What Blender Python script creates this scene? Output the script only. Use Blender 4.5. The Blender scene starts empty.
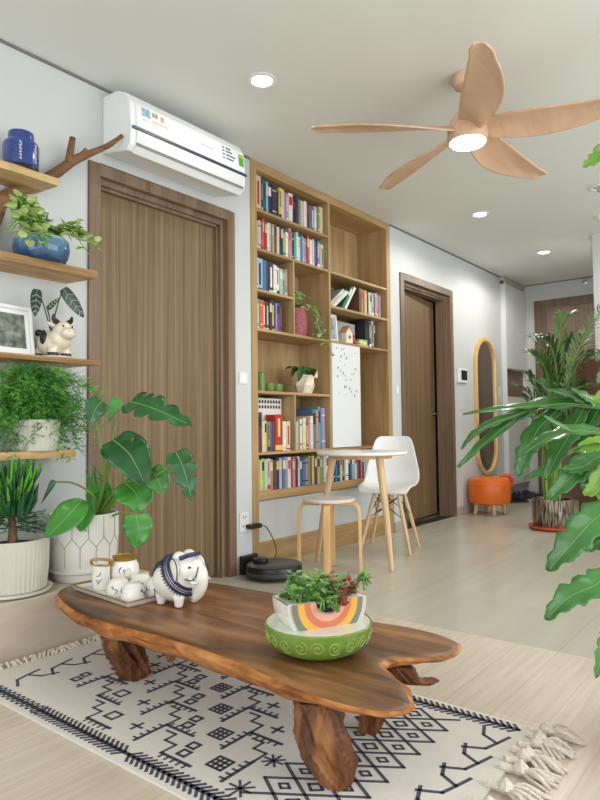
import bpy, bmesh, math, random
from mathutils import Vector, Matrix, noise
random.seed(7)
PI = math.pi
sc = bpy.context.scene
col = sc.collection

# ------------------------------------------------------------------ camera
F = 638.63
YAW, PITCH, ROLL = math.radians(38.30), math.radians(2.444), math.radians(-0.617)
CAMH = 0.9013
fw = Vector((math.cos(YAW)*math.cos(PITCH), math.sin(YAW)*math.cos(PITCH), math.sin(PITCH)))
rt0 = Vector((math.sin(YAW), -math.cos(YAW), 0)); up0 = rt0.cross(fw)
rt = rt0*math.cos(ROLL) + up0*math.sin(ROLL)
up = -rt0*math.sin(ROLL) + up0*math.cos(ROLL)
cam = bpy.data.cameras.new('camera'); cam_o = bpy.data.objects.new('camera', cam); col.objects.link(cam_o)
cam.sensor_fit = 'VERTICAL'; cam.sensor_height = 36; cam.lens = F*36/800; cam.clip_start = 0.02
M4 = Matrix((rt, up, -fw)).transposed().to_4x4(); M4.translation = (0, 0, CAMH)
cam_o.matrix_world = M4
sc.camera = cam_o
RT2 = Vector((rt0.x, rt0.y, 0)); FW2 = Vector((math.cos(YAW), math.sin(YAW), 0))   # picture-right and depth on the floor

def at(x, y, d):
    return Vector((0, 0, CAMH)) + (fw + rt*((x-300)/F) + up*((400-y)/F))*d

# ------------------------------------------------------------------ light
w = bpy.data.worlds.new('world'); sc.world = w; w.use_nodes = True
bg = w.node_tree.nodes['Background']; bg.inputs[0].default_value = (0.93, 0.97, 1.0, 1); bg.inputs[1].default_value = 1.0
def area(name, loc, rot, sx, sy, power, colr=(1, 1, 1)):
    l = bpy.data.lights.new(name, 'AREA'); l.shape = 'RECTANGLE'; l.size = sx; l.size_y = sy; l.energy = power; l.color = colr
    o = bpy.data.objects.new(name, l); col.objects.link(o); o.location = loc; o.rotation_euler = rot; return o
area('unseen_balcony_daylight', (-2.1, -0.2, 1.35), (0, math.radians(-90), 0), 2.3, 4.2, 72, (0.93, 0.97, 1.0))  # daylight from the unseen balcony side, added to brighten the room
area('added_kitchen_side_light', (3.2, -2.35, 1.4), (math.radians(90), 0, 0), 4.5, 2.2, 100, (0.93, 0.97, 1.0))  # soft light added on the unseen kitchen side to even out the room
sc.view_settings.view_transform = 'Standard'
try: sc.view_settings.look = 'None'
except Exception: pass
sc.view_settings.exposure = 0.0; sc.view_settings.gamma = 1.0; sc.view_settings.use_curve_mapping = False

# ------------------------------------------------------------------ materials
def lin(c):
    return tuple(((v/255)/12.92 if v/255 <= 0.04045 else ((v/255+0.055)/1.055)**2.4) for v in c) + (1,)
def nn(nt, t, **k):
    n = nt.nodes.new(t)
    for a, b in k.items(): setattr(n, a, b)
    return n
MATS = {}
def mat(name, c, rough=0.6, metal=0, spec=0.5, var=0.06, scale=6, stretch=(1, 1, 1), bump=0, emit=None, estr=0, c2=None, coat=0, transl=0, detail=4, bscale=None):
    if name in MATS: return MATS[name]
    m = bpy.data.materials.new(name); m.use_nodes = True; nt = m.node_tree
    b = nt.nodes['Principled BSDF']
    b.inputs['Roughness'].default_value = rough; b.inputs['Metallic'].default_value = metal
    b.inputs['Specular IOR Level'].default_value = spec; b.inputs['Coat Weight'].default_value = coat
    tc = nn(nt, 'ShaderNodeTexCoord'); mp = nn(nt, 'ShaderNodeMapping'); mp.inputs['Scale'].default_value = stretch
    nt.links.new(tc.outputs['Object'], mp.inputs['Vector'])
    nz = nn(nt, 'ShaderNodeTexNoise'); nz.inputs['Scale'].default_value = scale; nz.inputs['Detail'].default_value = detail
    nt.links.new(mp.outputs[0], nz.inputs['Vector'])
    rp = nn(nt, 'ShaderNodeValToRGB')
    a = lin(c)
    if c2 is None:
        lo = tuple(max(0, v*(1-var)) for v in a[:3]) + (1,); hi = tuple(min(1, v*(1+var)) for v in a[:3]) + (1,)
    else: lo, hi = lin(c2), a
    rp.color_ramp.elements[0].color = lo; rp.color_ramp.elements[1].color = hi
    rp.color_ramp.elements[0].position = 0.3; rp.color_ramp.elements[1].position = 0.7
    nt.links.new(nz.outputs[0], rp.inputs[0]); nt.links.new(rp.outputs[0], b.inputs['Base Color'])
    if bump:
        bp = nn(nt, 'ShaderNodeBump'); bp.inputs['Strength'].default_value = bump; bp.inputs['Distance'].default_value = 0.01
        nb = nz
        if bscale:
            nb = nn(nt, 'ShaderNodeTexNoise'); nb.inputs['Scale'].default_value = bscale; nt.links.new(mp.outputs[0], nb.inputs['Vector'])
        nt.links.new(nb.outputs[0], bp.inputs['Height']); nt.links.new(bp.outputs[0], b.inputs['Normal'])
    if emit:
        b.inputs['Emission Color'].default_value = lin(emit); b.inputs['Emission Strength'].default_value = estr
    if transl:
        b.inputs['Transmission Weight'].default_value = 0
        b.inputs['Subsurface Weight'].default_value = transl; b.inputs['Subsurface Radius'].default_value = (0.01, 0.02, 0.005)
    MATS[name] = m; return m

def wood(name, dark, mid, light, axis='Z', scale=30, rough=0.5, along=0.06, spec=0.35, bump=0.05, lowf=0.22):
    if name in MATS: return MATS[name]
    m = bpy.data.materials.new(name); m.use_nodes = True; nt = m.node_tree; b = nt.nodes['Principled BSDF']
    b.inputs['Roughness'].default_value = rough; b.inputs['Specular IOR Level'].default_value = spec
    tc = nn(nt, 'ShaderNodeTexCoord'); mp = nn(nt, 'ShaderNodeMapping')
    s = [1, 1, 1]; s['XYZ'.index(axis)] = along; mp.inputs['Scale'].default_value = s
    nt.links.new(tc.outputs['Object'], mp.inputs['Vector'])
    n1 = nn(nt, 'ShaderNodeTexNoise'); n1.inputs['Scale'].default_value = scale; n1.inputs['Detail'].default_value = 5; n1.inputs['Distortion'].default_value = 0.6
    n2 = nn(nt, 'ShaderNodeTexNoise'); n2.inputs['Scale'].default_value = scale*lowf; n2.inputs['Detail'].default_value = 3
    for n in (n1, n2): nt.links.new(mp.outputs[0], n.inputs['Vector'])
    mx = nn(nt, 'ShaderNodeMath', operation='ADD'); ml = nn(nt, 'ShaderNodeMath', operation='MULTIPLY'); ml.inputs[1].default_value = 0.5
    nt.links.new(n1.outputs[0], mx.inputs[0]); nt.links.new(n2.outputs[0], mx.inputs[1]); nt.links.new(mx.outputs[0], ml.inputs[0])
    rp = nn(nt, 'ShaderNodeValToRGB'); cr = rp.color_ramp
    cr.elements[0].position = 0.36; cr.elements[0].color = lin(dark); cr.elements[1].position = 0.64; cr.elements[1].color = lin(light)
    e = cr.elements.new(0.5); e.color = lin(mid)
    nt.links.new(ml.outputs[0], rp.inputs[0]); nt.links.new(rp.outputs[0], b.inputs['Base Color'])
    if bump:
        bp = nn(nt, 'ShaderNodeBump'); bp.inputs['Strength'].default_value = bump; bp.inputs['Distance'].default_value = 0.01
        nt.links.new(n1.outputs[0], bp.inputs['Height']); nt.links.new(bp.outputs[0], b.inputs['Normal'])
    MATS[name] = m; return m

def floor_mat(name, c1, c2, joint, bw, bh, rough, grain, offset=0.5, msize=0.0018, jvis=1.0, stretch=(0.25, 3, 1), nscale=4):
    m = bpy.data.materials.new(name); m.use_nodes = True; nt = m.node_tree; b = nt.nodes['Principled BSDF']
    b.inputs['Roughness'].default_value = rough; b.inputs['Specular IOR Level'].default_value = 0.4
    tc = nn(nt, 'ShaderNodeTexCoord')
    br = nn(nt, 'ShaderNodeTexBrick'); br.offset = offset
    br.inputs['Scale'].default_value = 1; br.inputs['Brick Width'].default_value = bw; br.inputs['Row Height'].default_value = bh
    br.inputs['Mortar Size'].default_value = msize; br.inputs['Mortar Smooth'].default_value = 0.3
    br.inputs['Color1'].default_value = lin(c1); br.inputs['Color2'].default_value = lin(c2); br.inputs['Mortar'].default_value = lin(joint)
    nt.links.new(tc.outputs['Object'], br.inputs['Vector'])
    mp = nn(nt, 'ShaderNodeMapping'); mp.inputs['Scale'].default_value = stretch
    nt.links.new(tc.outputs['Object'], mp.inputs['Vector'])
    nz = nn(nt, 'ShaderNodeTexNoise'); nz.inputs['Scale'].default_value = nscale; nz.inputs['Detail'].default_value = 7; nz.inputs['Roughness'].default_value = 0.6
    nt.links.new(mp.outputs[0], nz.inputs['Vector'])
    rp = nn(nt, 'ShaderNodeValToRGB'); rp.color_ramp.elements[0].position = 0.3; rp.color_ramp.elements[1].position = 0.7
    rp.color_ramp.elements[0].color = (1-grain, 1-grain*1.05, 1-grain*1.15, 1); rp.color_ramp.elements[1].color = (1, 1, 1, 1)
    nt.links.new(nz.outputs[0], rp.inputs[0])
    mix = nn(nt, 'ShaderNodeMix', data_type='RGBA', blend_type='MULTIPLY'); mix.inputs[0].default_value = 1
    nt.links.new(br.outputs[0], mix.inputs[6]); nt.links.new(rp.outputs[0], mix.inputs[7])
    nt.links.new(mix.outputs[2], b.inputs['Base Color'])
    return m

M_wall = mat('white_paint', (201, 204, 203), 0.7, var=0.012, scale=1.5, bump=0.02, bscale=120)
M_ceil = mat('ceiling_paint', (224, 226, 221), 0.75, var=0.012, scale=1.2)
M_trimw = mat('skirting_grey', (176, 168, 156), 0.5, var=0.04)
M_gap = mat('painted_shadow_gap', (120, 116, 110), 0.8)
M_tile = floor_mat('matte_grey_tile', (196, 191, 175), (190, 186, 170), (168, 163, 148), 0.8, 0.8, 0.24, 0.12, 0.0, 0.0015, nscale=2.5)
M_plank = floor_mat('pale_oak_plank', (218, 205, 187), (210, 196, 177), (188, 172, 150), 1.22, 0.16, 0.33, 0.22, 0.37, 0.0012, stretch=(0.5, 9, 3), nscale=5)
M_door = wood('brown_door_laminate', (102, 82, 57), (124, 103, 74), (141, 119, 88), 'Z', 90, 0.45, 0.012, lowf=0.5)
M_dframe = wood('brown_door_frame', (108, 88, 70), (124, 103, 83), (137, 116, 95), 'Z', 55, 0.42, 0.03)
M_doorfar = wood('dark_entrance_door', (108, 92, 78), (124, 107, 92), (138, 120, 104), 'Z', 40, 0.5, 0.03)
M_dframe2 = wood('dark_door_frame', (96, 78, 62), (114, 94, 76), (128, 107, 87), 'Z', 45, 0.42, 0.03)
M_oak = wood('oak_laminate', (146, 118, 80), (170, 141, 100), (188, 160, 118), 'Z', 22, 0.5, 0.08)
M_oakh = wood('oak_laminate_shelf', (148, 118, 78), (172, 140, 96), (192, 160, 114), 'X', 22, 0.5, 0.08)
M_birch = wood('pale_birch', (206, 166, 112), (222, 184, 130), (232, 198, 146), 'Z', 30, 0.45, 0.08)
M_beech = wood('beech_leg', (200, 166, 128), (216, 184, 146), (228, 200, 164), 'Z', 30, 0.45, 0.08)
M_shelf = wood('live_edge_board', (142, 108, 66), (186, 150, 100), (214, 182, 132), 'X', 26, 0.5, 0.1, bump=0.15)
M_table = wood('varnished_root_wood', (70, 42, 22), (128, 86, 52), (172, 124, 80), 'Y', 16, 0.38, 0.2, 0.45, 0.4)
M_tedge = wood('raw_orange_bark_edge', (96, 52, 22), (168, 106, 54), (206, 146, 86), 'Y', 34, 0.55, 0.35, 0.3, 0.9)
M_root = wood('root_leg_wood', (52, 29, 15), (112, 68, 38), (166, 112, 66), 'Z', 22, 0.5, 0.22, 0.35, 1.0)
M_branch = wood('branch_bark', (84, 58, 38), (122, 88, 60), (154, 118, 84), 'X', 24, 0.65, 0.25, 0.3, 0.5)
M_blade = wood('pale_fan_wood', (196, 158, 128), (206, 170, 142), (216, 182, 156), 'X', 20, 0.45, 0.1, 0.4, 0)
M_white = mat('white_plastic', (236, 237, 236), 0.35, var=0.01)
M_white2 = mat('soft_white_plastic', (222, 224, 224), 0.4, var=0.01)
M_dark = mat('black_plastic', (24, 24, 26), 0.35)
M_dgrey = mat('dark_grey_plastic', (58, 58, 60), 0.3)
M_chrome = mat('brushed_steel', (190, 190, 188), 0.25, metal=1)
M_ceram = mat('white_ceramic', (238, 234, 226), 0.15, spec=0.6, var=0.02, coat=0.3)
M_cream = mat('cream_ceramic', (226, 216, 194), 0.2, spec=0.6, var=0.04, coat=0.3)
M_gold = mat('gold_rim', (176, 134, 60), 0.35, metal=0.6)
M_blue = mat('cobalt_glaze', (40, 64, 132), 0.2, var=0.3, scale=14, coat=0.4)
M_navy = mat('navy_brushwork', (44, 50, 84), 0.35, var=0.3, scale=60)
M_soil = mat('dark_soil', (44, 34, 26), 0.95, var=0.5, scale=60, bump=0.8)
M_potw = mat('matte_white_pot', (224, 222, 214), 0.55, var=0.03)
M_potr = mat('ribbed_grey_pot', (206, 202, 190), 0.6, var=0.05)
M_line = mat('taupe_line', (172, 162, 140), 0.7)
M_black = mat('black_glaze', (26, 25, 27), 0.3)
M_stem = mat('green_stem', (122, 150, 66), 0.5, var=0.2)
M_leafm = mat('monstera_green', (66, 136, 52), 0.28, spec=0.5, var=0.35, scale=9, coat=0.15)
M_leafm2 = mat('monstera_deep_green', (36, 92, 46), 0.26, spec=0.5, var=0.35, scale=9, coat=0.2)
M_leafp = mat('philodendron_green', (62, 116, 54), 0.26, spec=0.5, var=0.4, scale=7, coat=0.15)
M_leafl = mat('philodendron_yellow_green', (116, 160, 54), 0.3, var=0.3, scale=8)
M_vein = mat('pale_vein', (126, 168, 90), 0.4)
M_palm = mat('palm_green', (78, 128, 48), 0.4, var=0.45, scale=12)
M_palmd = mat('palm_dark_green', (48, 88, 42), 0.4, var=0.45, scale=12)
M_fern = mat('asparagus_green', (112, 176, 70), 0.5, var=0.5, scale=26)
M_fern2 = mat('asparagus_dark_green', (62, 128, 54), 0.5, var=0.5, scale=26)
M_cyp = mat('cypress_green', (84, 150, 44), 0.5, var=0.5, scale=20)
M_cyp2 = mat('cypress_dark_green', (34, 84, 44), 0.5, var=0.5, scale=20)
M_varg = mat('variegated_leaf', (98, 164, 62), 0.4, var=0.4, scale=60)
M_vare = mat('cream_leaf_edge', (204, 220, 146), 0.45, var=0.1, scale=40)
M_succ = mat('succulent_green', (112, 156, 78), 0.45, var=0.35, scale=30)
M_succ2 = mat('succulent_russet', (150, 92, 66), 0.45, var=0.35, scale=30)
M_orange = mat('orange_leatherette', (232, 112, 34), 0.38, var=0.06, scale=20, bump=0.04, bscale=150)
M_terr = mat('terracotta', (190, 84, 44), 0.6, var=0.12)
M_glass = mat('mirror_glass', (205, 208, 205), 0.03, metal=1, var=0.0)
M_rug = mat('cream_cotton_rug', (234, 229, 220), 0.95, var=0.05, scale=300, bump=0.5, bscale=500)
M_rugd = mat('charcoal_rug_yarn', (82, 82, 96), 0.95, var=0.25, scale=220, bump=0.5, bscale=500)
M_rope = mat('cotton_tassel', (240, 230, 212), 0.95, var=0.12, scale=160, bump=0.8, bscale=300)
M_page = mat('book_pages', (222, 212, 190), 0.8, var=0.08, scale=80)

# ------------------------------------------------------------------ mesh builder
class MB:
    def __init__(s): s.v = []; s.f = []; s.m = []
    def add(s, vs, fs, mi=0):
        o = len(s.v); s.v += [Vector(v) for v in vs]; s.f += [tuple(i+o for i in f) for f in fs]; s.m += [mi]*len(fs); return s
    def box(s, x0, x1, y0, y1, z0, z1, mi=0):
        v = [(x0,y0,z0),(x1,y0,z0),(x1,y1,z0),(x0,y1,z0),(x0,y0,z1),(x1,y0,z1),(x1,y1,z1),(x0,y1,z1)]
        return s.add(v, [(0,3,2,1),(4,5,6,7),(0,1,5,4),(1,2,6,5),(2,3,7,6),(3,0,4,7)], mi)
    def prism(s, pts, d, mi=0):               # planar polygon (list of Vector) extruded by d
        n = len(pts); d = Vector(d); v = [Vector(p) for p in pts] + [Vector(p)+d for p in pts]
        return s.add(v, [tuple(range(n))[::-1], tuple(range(n, 2*n))] + [(i, (i+1) % n, n+(i+1) % n, n+i) for i in range(n)], mi)
    def tube(s, pts, r, n=8, mi=0, cap=True, flat=None):
        pts = [Vector(p) for p in pts]; k = len(pts)
        if not hasattr(r, '__len__'): r = [r]*k
        vs = []; prev = None
        for i, p in enumerate(pts):
            t = (pts[min(i+1, k-1)] - pts[max(i-1, 0)])
            t = t.normalized() if t.length > 1e-9 else Vector((0, 0, 1))
            if prev is None:
                a = t.orthogonal().normalized() if abs(t.z) > 0.95 else Vector((0, 0, 1)).cross(t).normalized()
            else:
                a = prev - t*prev.dot(t)
                a = a.normalized() if a.length > 1e-6 else t.orthogonal().normalized()
            prev = a; b = t.cross(a)
            for j in range(n):
                an = 2*PI*j/n; vs.append(p + (a*math.cos(an)*(flat or 1) + b*math.sin(an))*r[i])
        fs = [(i*n+j, i*n+(j+1) % n, (i+1)*n+(j+1) % n, (i+1)*n+j) for i in range(k-1) for j in range(n)]
        if cap: fs += [tuple(range(n))[::-1], tuple(range((k-1)*n, k*n))]
        return s.add(vs, fs, mi)
    def lathe(s, prof, c=(0, 0, 0), n=40, mi=0, rib=None, sx=1, sy=1, rot=0):     # prof [(r,z)...] ; rib(angle, r, z) -> r
        vs = []; k = len(prof)
        for r, z in prof:
            for j in range(n):
                a = 2*PI*j/n + rot; rr = rib(a, r, z) if rib else r
                vs.append((c[0]+rr*sx*math.cos(a), c[1]+rr*sy*math.sin(a), c[2]+z))
        fs = [(i*n+j, i*n+(j+1) % n, (i+1)*n+(j+1) % n, (i+1)*n+j) for i in range(k-1) for j in range(n)]
        if prof[0][0] > 1e-6: fs.append(tuple(range(n))[::-1])
        if prof[-1][0] > 1e-6: fs.append(tuple(range((k-1)*n, k*n)))
        return s.add(vs, fs, mi)
    def ell(s, c, r, n=20, k=12, R=None, mi=0):
        if not hasattr(r, '__len__'): r = (r, r, r)
        vs = []; c = Vector(c)
        for i in range(k+1):
            th = PI*i/k
            for j in range(n):
                a = 2*PI*j/n; p = Vector((r[0]*math.sin(th)*math.cos(a), r[1]*math.sin(th)*math.sin(a), r[2]*math.cos(th)))
                if R: p = R @ p
                vs.append(c+p)
        fs = [((i+1)*n+j, (i+1)*n+(j+1) % n, i*n+(j+1) % n, i*n+j) for i in range(k) for j in range(n)]
        return s.add(vs, fs, mi)
    def grid(s, P, mi=0):                      # P[i][j] points
        a, b = len(P), len(P[0]); vs = [p for row in P for p in row]
        return s.add(vs, [(i*b+j, i*b+j+1, (i+1)*b+j+1, (i+1)*b+j) for i in range(a-1) for j in range(b-1)], mi)
    def xform(s, Mx): s.v = [Mx @ v for v in s.v]; return s
    def build(s, name, mats, parent=None, smooth=True, bevel=0, seg=2, solid=0, sub=0, loc=None, angle=40):
        me = bpy.data.meshes.new(name); me.from_pydata([tuple(v) for v in s.v], [], s.f)
        if not isinstance(mats, (list, tuple)): mats = [mats]
        for m in mats: me.materials.append(m)
        me.polygons.foreach_set('material_index', s.m)
        bm = bmesh.new(); bm.from_mesh(me); bmesh.ops.remove_doubles(bm, verts=bm.verts, dist=1e-6)
        if not solid: bmesh.ops.recalc_face_normals(bm, faces=bm.faces)
        bm.to_mesh(me); bm.free()
        o = bpy.data.objects.new(name, me); col.objects.link(o)
        if smooth:
            me.polygons.foreach_set('use_smooth', [True]*len(me.polygons))
            try: me.set_sharp_from_angle(angle=math.radians(angle))
            except Exception: pass
        if solid:
            md = o.modifiers.new('solid', 'SOLIDIFY'); md.thickness = solid; md.offset = 0
        if bevel:
            md = o.modifiers.new('bevel', 'BEVEL'); md.width = bevel; md.segments = seg; md.limit_method = 'ANGLE'
        if sub:
            md = o.modifiers.new('sub', 'SUBSURF'); md.levels = sub; md.render_levels = sub
        if parent: o.parent = parent
        if loc: o.location = loc
        return o

def blob(name, parts, mats, parent=None, voxel=0.006, smooth_it=6):
    """one continuous body grown from overlapping ellipsoids / tubes"""
    mb = MB()
    for p in parts:
        if p[0] == 'e': mb.ell(p[1], p[2], 24, 14, p[3] if len(p) > 3 else None)
        else: mb.tube(p[1], p[2], 14)
    o = mb.build(name, mats, None)
    md = o.modifiers.new('rm', 'REMESH'); md.mode = 'VOXEL'; md.voxel_size = voxel
    ms = o.modifiers.new('sm', 'SMOOTH'); ms.factor = 0.5; ms.iterations = smooth_it
    dg = bpy.context.evaluated_depsgraph_get(); me = bpy.data.meshes.new_from_object(o.evaluated_get(dg))
    o.modifiers.clear(); o.data = me
    me.polygons.foreach_set('use_smooth', [True]*len(me.polygons))
    if parent: o.parent = parent
    return o

def tag(o, label, cat, group=None):
    o['label'] = label; o['category'] = cat
    if group: o['group'] = group
    return o
def thing(name, label, cat, loc=(0, 0, 0), rz=0, group=None):
    o = bpy.data.objects.new(name, None); col.objects.link(o); o.location = loc; o.rotation_euler = (0, 0, rz); o.empty_display_size = 0.05
    return tag(o, label, cat, group)
def struct(name, mb, m, **k):
    o = mb.build(name, m, **k); o['kind'] = 'structure'; return o
def copy_tree(o, parent=None):
    c = o.copy(); col.objects.link(c)
    if parent: c.parent = parent
    for ch in list(o.children): copy_tree(ch, c)
    return c
def circ(r, n=24, z=0, c=(0, 0)): return [Vector((c[0]+r*math.cos(2*PI*i/n), c[1]+r*math.sin(2*PI*i/n), z)) for i in range(n)]
def smoothpath(pts, n=6):
    pts = [Vector(p) for p in pts]; out = []
    for i in range(len(pts)-1):
        p0 = pts[max(i-1, 0)]; p1 = pts[i]; p2 = pts[i+1]; p3 = pts[min(i+2, len(pts)-1)]
        for k in range(n):
            t = k/n
            out.append(0.5*((2*p1) + (p2-p0)*t + (2*p0-5*p1+4*p2-p3)*t*t + (3*p1-p0-3*p2+p3)*t**3))
    return out + [pts[-1]]
def lerp_list(vals, n):
    out = []
    for i in range(n):
        t = i/(n-1)*(len(vals)-1); k = min(int(t), len(vals)-2); out.append(vals[k]*(1-(t-k)) + vals[k+1]*(t-k))
    return out

def leaf(mb, path, width, wf, normal, n=14, m=5, cup=0.15, mi=0, sweep=0.0, wave=0.0, vein=None):
    """leaf blade along a curved midrib; wf(t) half-width profile (or pair for the two sides)"""
    P = smoothpath(path, 8); N = Vector(normal).normalized(); k = len(P)
    def C(t):
        x = max(0, min(1, t))*(k-1); i = min(int(x), k-2); return P[i]*(1-(x-i)) + P[i+1]*(x-i)
    rows = []
    for i in range(n+1):
        t = i/n; tan = (C(min(1, t+0.02)) - C(max(0, t-0.02))).normalized(); side = tan.cross(N)
        side = side.normalized() if side.length > 1e-6 else tan.orthogonal().normalized(); nr = side.cross(tan)
        row = []
        for j in range(m):
            s = -1 + 2*j/(m-1); hw = width*wf(t, 1 if s > 0 else -1)
            p = C(t) + side*(s*hw) + nr*(cup*width*(abs(s)**1.5)) + tan*(sweep*abs(s)*hw)
            if wave: p = p + nr*(wave*width*math.sin(t*18 + (2 if s > 0 else 0))*abs(s))
            row.append(p)
        rows.append(row)
    mb.grid(rows, mi)
    if vein is not None:
        mb.tube([C(t/10) + N*0.0012 for t in range(10)], [min(0.0022, width*0.022)*(1-t/13) for t in range(10)], 5, vein)
def w_oval(t, s=1): return max(0.02, math.sin(PI*min(1, t**0.75))**0.8)
def w_heart(t, s=1): return max(0.015, (math.sin(PI*min(1, (t*0.92+0.1)**0.8)))**0.7)
def w_lance(t, s=1): return max(0.02, math.sin(PI*t**0.6)*(1-0.2*t))
def w_monst(t, s=1):
    b = w_heart(t); g = abs(math.sin(PI*(t*5 + (0.3 if s > 0 else 0)))) ** 0.5
    return b*(0.28+0.72*g) if 0.2 < t < 0.9 else b
def w_phil(k=6, deep=0.68):
    def f(t, s=1):
        b = max(0.03, math.sin(PI*min(1, (t*0.95+0.05)**0.8))**0.7); g = abs(math.sin(PI*(t*k + (0.25 if s > 0 else 0))))**0.55
        return b*((1-deep)+deep*g) if t < 0.93 else b
    return f

# ================================================================== SETTING
D = 2.768; H = 2.65; XF = 8.03; XT = 2.65
struct('floor', MB().box(XT, XF+0.1, -2.4, D+1.5, -0.1, 0), M_tile, smooth=False)
struct('floor', MB().box(-2.3, XT, -2.4, D+1.5, -0.1, 0), M_plank, smooth=False)
struct('floor', MB().box(-0.6, 1.93, 2.435, D-0.016, 0.0, 0.235), M_plank, smooth=False, bevel=0.003)
struct('ceiling', MB().box(-2.3, XF+0.1, -2.4, D+0.14, H, H+0.1), M_ceil, smooth=False)
wl = MB()
d1a, d1b, d1z = 1.814, 2.849, 2.247      # outer edges of the door casings
d2a, d2b, d2z = 4.935, 6.0, 2.262
cs = 0.062
c2_ = 0.03
for x0, x1, z0, z1 in ((-2.3, d1a+c2_, 0, H), (d1a+c2_, d1b-c2_, d1z-c2_, H), (d1b-c2_, 3.004, 0, H), (4.779, d2a+c2_, 0, H), (d2a+c2_, d2b-c2_, d2z-c2_, H), (d2b-c2_, XF, 0, H)):
    wl.box(x0, x1, D, D+0.12, z0, z1)
struct('wall_left', wl, M_wall, smooth=False)
struct('wall_far', MB().box(XF, XF+0.1, -2.4, D+0.12, 0, H), M_wall, smooth=False)
struct('wall_right', MB().box(6.28, XF, -2.4, 1.49, 0, H), M_wall, smooth=False)
struct('wall_side', MB().box(5.6, 6.28, -2.5, -2.4, 0, H), M_wall, smooth=False)
br = MB()                                   # small room behind the half-open door; its darkness is painted into the walls
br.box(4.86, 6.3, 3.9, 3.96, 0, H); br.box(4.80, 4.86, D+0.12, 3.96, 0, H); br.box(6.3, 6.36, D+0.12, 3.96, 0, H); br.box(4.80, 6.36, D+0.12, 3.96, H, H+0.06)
struct('wall_bedroom', br, mat('bedroom_painted_shade', (38, 34, 32), 0.9), smooth=False)
struct('trim_1', MB().box(-2.3, 3.0, D-0.010, D, H-0.012, H).box(4.78, XF, D-0.010, D, H-0.012, H).box(XF-0.01, XF, 1.49, D, H-0.012, H), M_gap, smooth=False)  # grey strip paints in the shade of the ceiling groove
sk = MB()
for x0, x1 in ((d1b, 3.004), (4.779, d2a), (d2b, 7.0)): sk.box(x0, x1, D-0.012, D, 0, 0.085)
sk.box(-0.6, d1a, D-0.012, D, 0.235, 0.29)
struct('baseboard_left', sk, M_trimw, smooth=False, bevel=0.003)
struct('baseboard_far', MB().box(XF-0.012, XF, 2.61, D-0.013, 0, 0.085), M_trimw, smooth=False)
struct('baseboard_right', MB().box(6.268, 6.28, -2.4, 1.49, 0, 0.085), M_trimw, smooth=False)

def door_frame(name, a, b, zt, m, y=D, out=0.014, depth=0.13):
    f = MB()
    f.box(a, a+cs, y-out, y+depth, 0, zt); f.box(b-cs, b, y-out, y+depth, 0, zt); f.box(a+cs, b-cs, y-out, y+depth, zt-cs, zt)
    g = 0.03                                    # inner stop, stepped back
    f.box(a+cs, a+cs+g, y+0.022, y+depth, 0, zt-cs); f.box(b-cs-g, b-cs, y+0.022, y+depth, 0, zt-cs); f.box(a+cs+g, b-cs-g, y+0.022, y+depth, zt-cs-g, zt-cs)
    f.box(a+cs+g, b-cs-g, y+0.04, y+depth, zt-cs-g-0.016, zt-cs-g); f.box(b-cs-g-0.016, b-cs-g, y+0.04, y+depth, 0, zt-cs-g)
    return f
o = struct('door_1', door_frame('door_1', d1a, d1b, d1z, M_dframe), M_dframe, smooth=False, bevel=0.002)
MB().box(d1a+cs+0.03, d1b-cs-0.046, D+0.07, D+0.11, 0.012, d1z-cs-0.046).build('door_leaf', M_door, o, smooth=False)
o = struct('door_2', door_frame('door_2', d2a, d2b, d2z, M_dframe2), M_dframe2, smooth=False, bevel=0.002)
lw = d2b-d2a-2*cs-0.05
Mx = Matrix.Translation((d2a+cs+0.032, D+0.085, 0)) @ Matrix.Rotation(math.radians(5), 4, 'Z')
M_door2 = wood('brown_bedroom_door', (98, 76, 52), (116, 92, 64), (130, 106, 76), 'Z', 90, 0.45, 0.012, lowf=0.5)
lf = MB().box(0, lw, 0, 0.04, 0.03, d2z-cs-0.05).xform(Mx).build('door_leaf', M_door2, o, smooth=False)
h = MB(); hx = lw-0.06
h.lathe([(0.0, 0), (0.024, 0), (0.024, 0.008), (0.0, 0.008)], n=20).xform(Matrix.Translation((hx, 0, 1.02)) @ Matrix.Rotation(PI/2, 4, 'X'))
h2 = MB().tube([(hx, 0, 1.02), (hx, -0.05, 1.02), (hx-0.02, -0.056, 1.02), (hx-0.12, -0.056, 1.02)], 0.009, 10)
h.add(h2.v, h2.f); h.xform(Mx).build('door_handle', M_chrome, lf)
struct('trim_2', MB().box(d2a+cs, d2b-cs, D, D+0.12, 0, 0.006), mat('dark_sill', (40, 34, 30), 0.5), smooth=False)
# entrance door on the far wall
f = MB(); ya, yb = 2.60, 1.58; zt = 2.435
f.box(XF-0.02, XF, ya-0.10, ya, 0, zt); f.box(XF-0.02, XF, yb, yb+0.10, 0, zt); f.box(XF-0.02, XF, yb+0.10, ya-0.10, zt-0.10, zt)
f.box(XF-0.012, XF, ya-0.15, ya-0.10, 0, zt-0.10)
o = struct('door_3', f, M_dframe2, smooth=False, bevel=0.003)
MB().box(XF-0.008, XF-0.001, yb+0.10, ya-0.15, 0.005, zt-0.10).build('door_leaf', M_doorfar, o, smooth=False)

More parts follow.
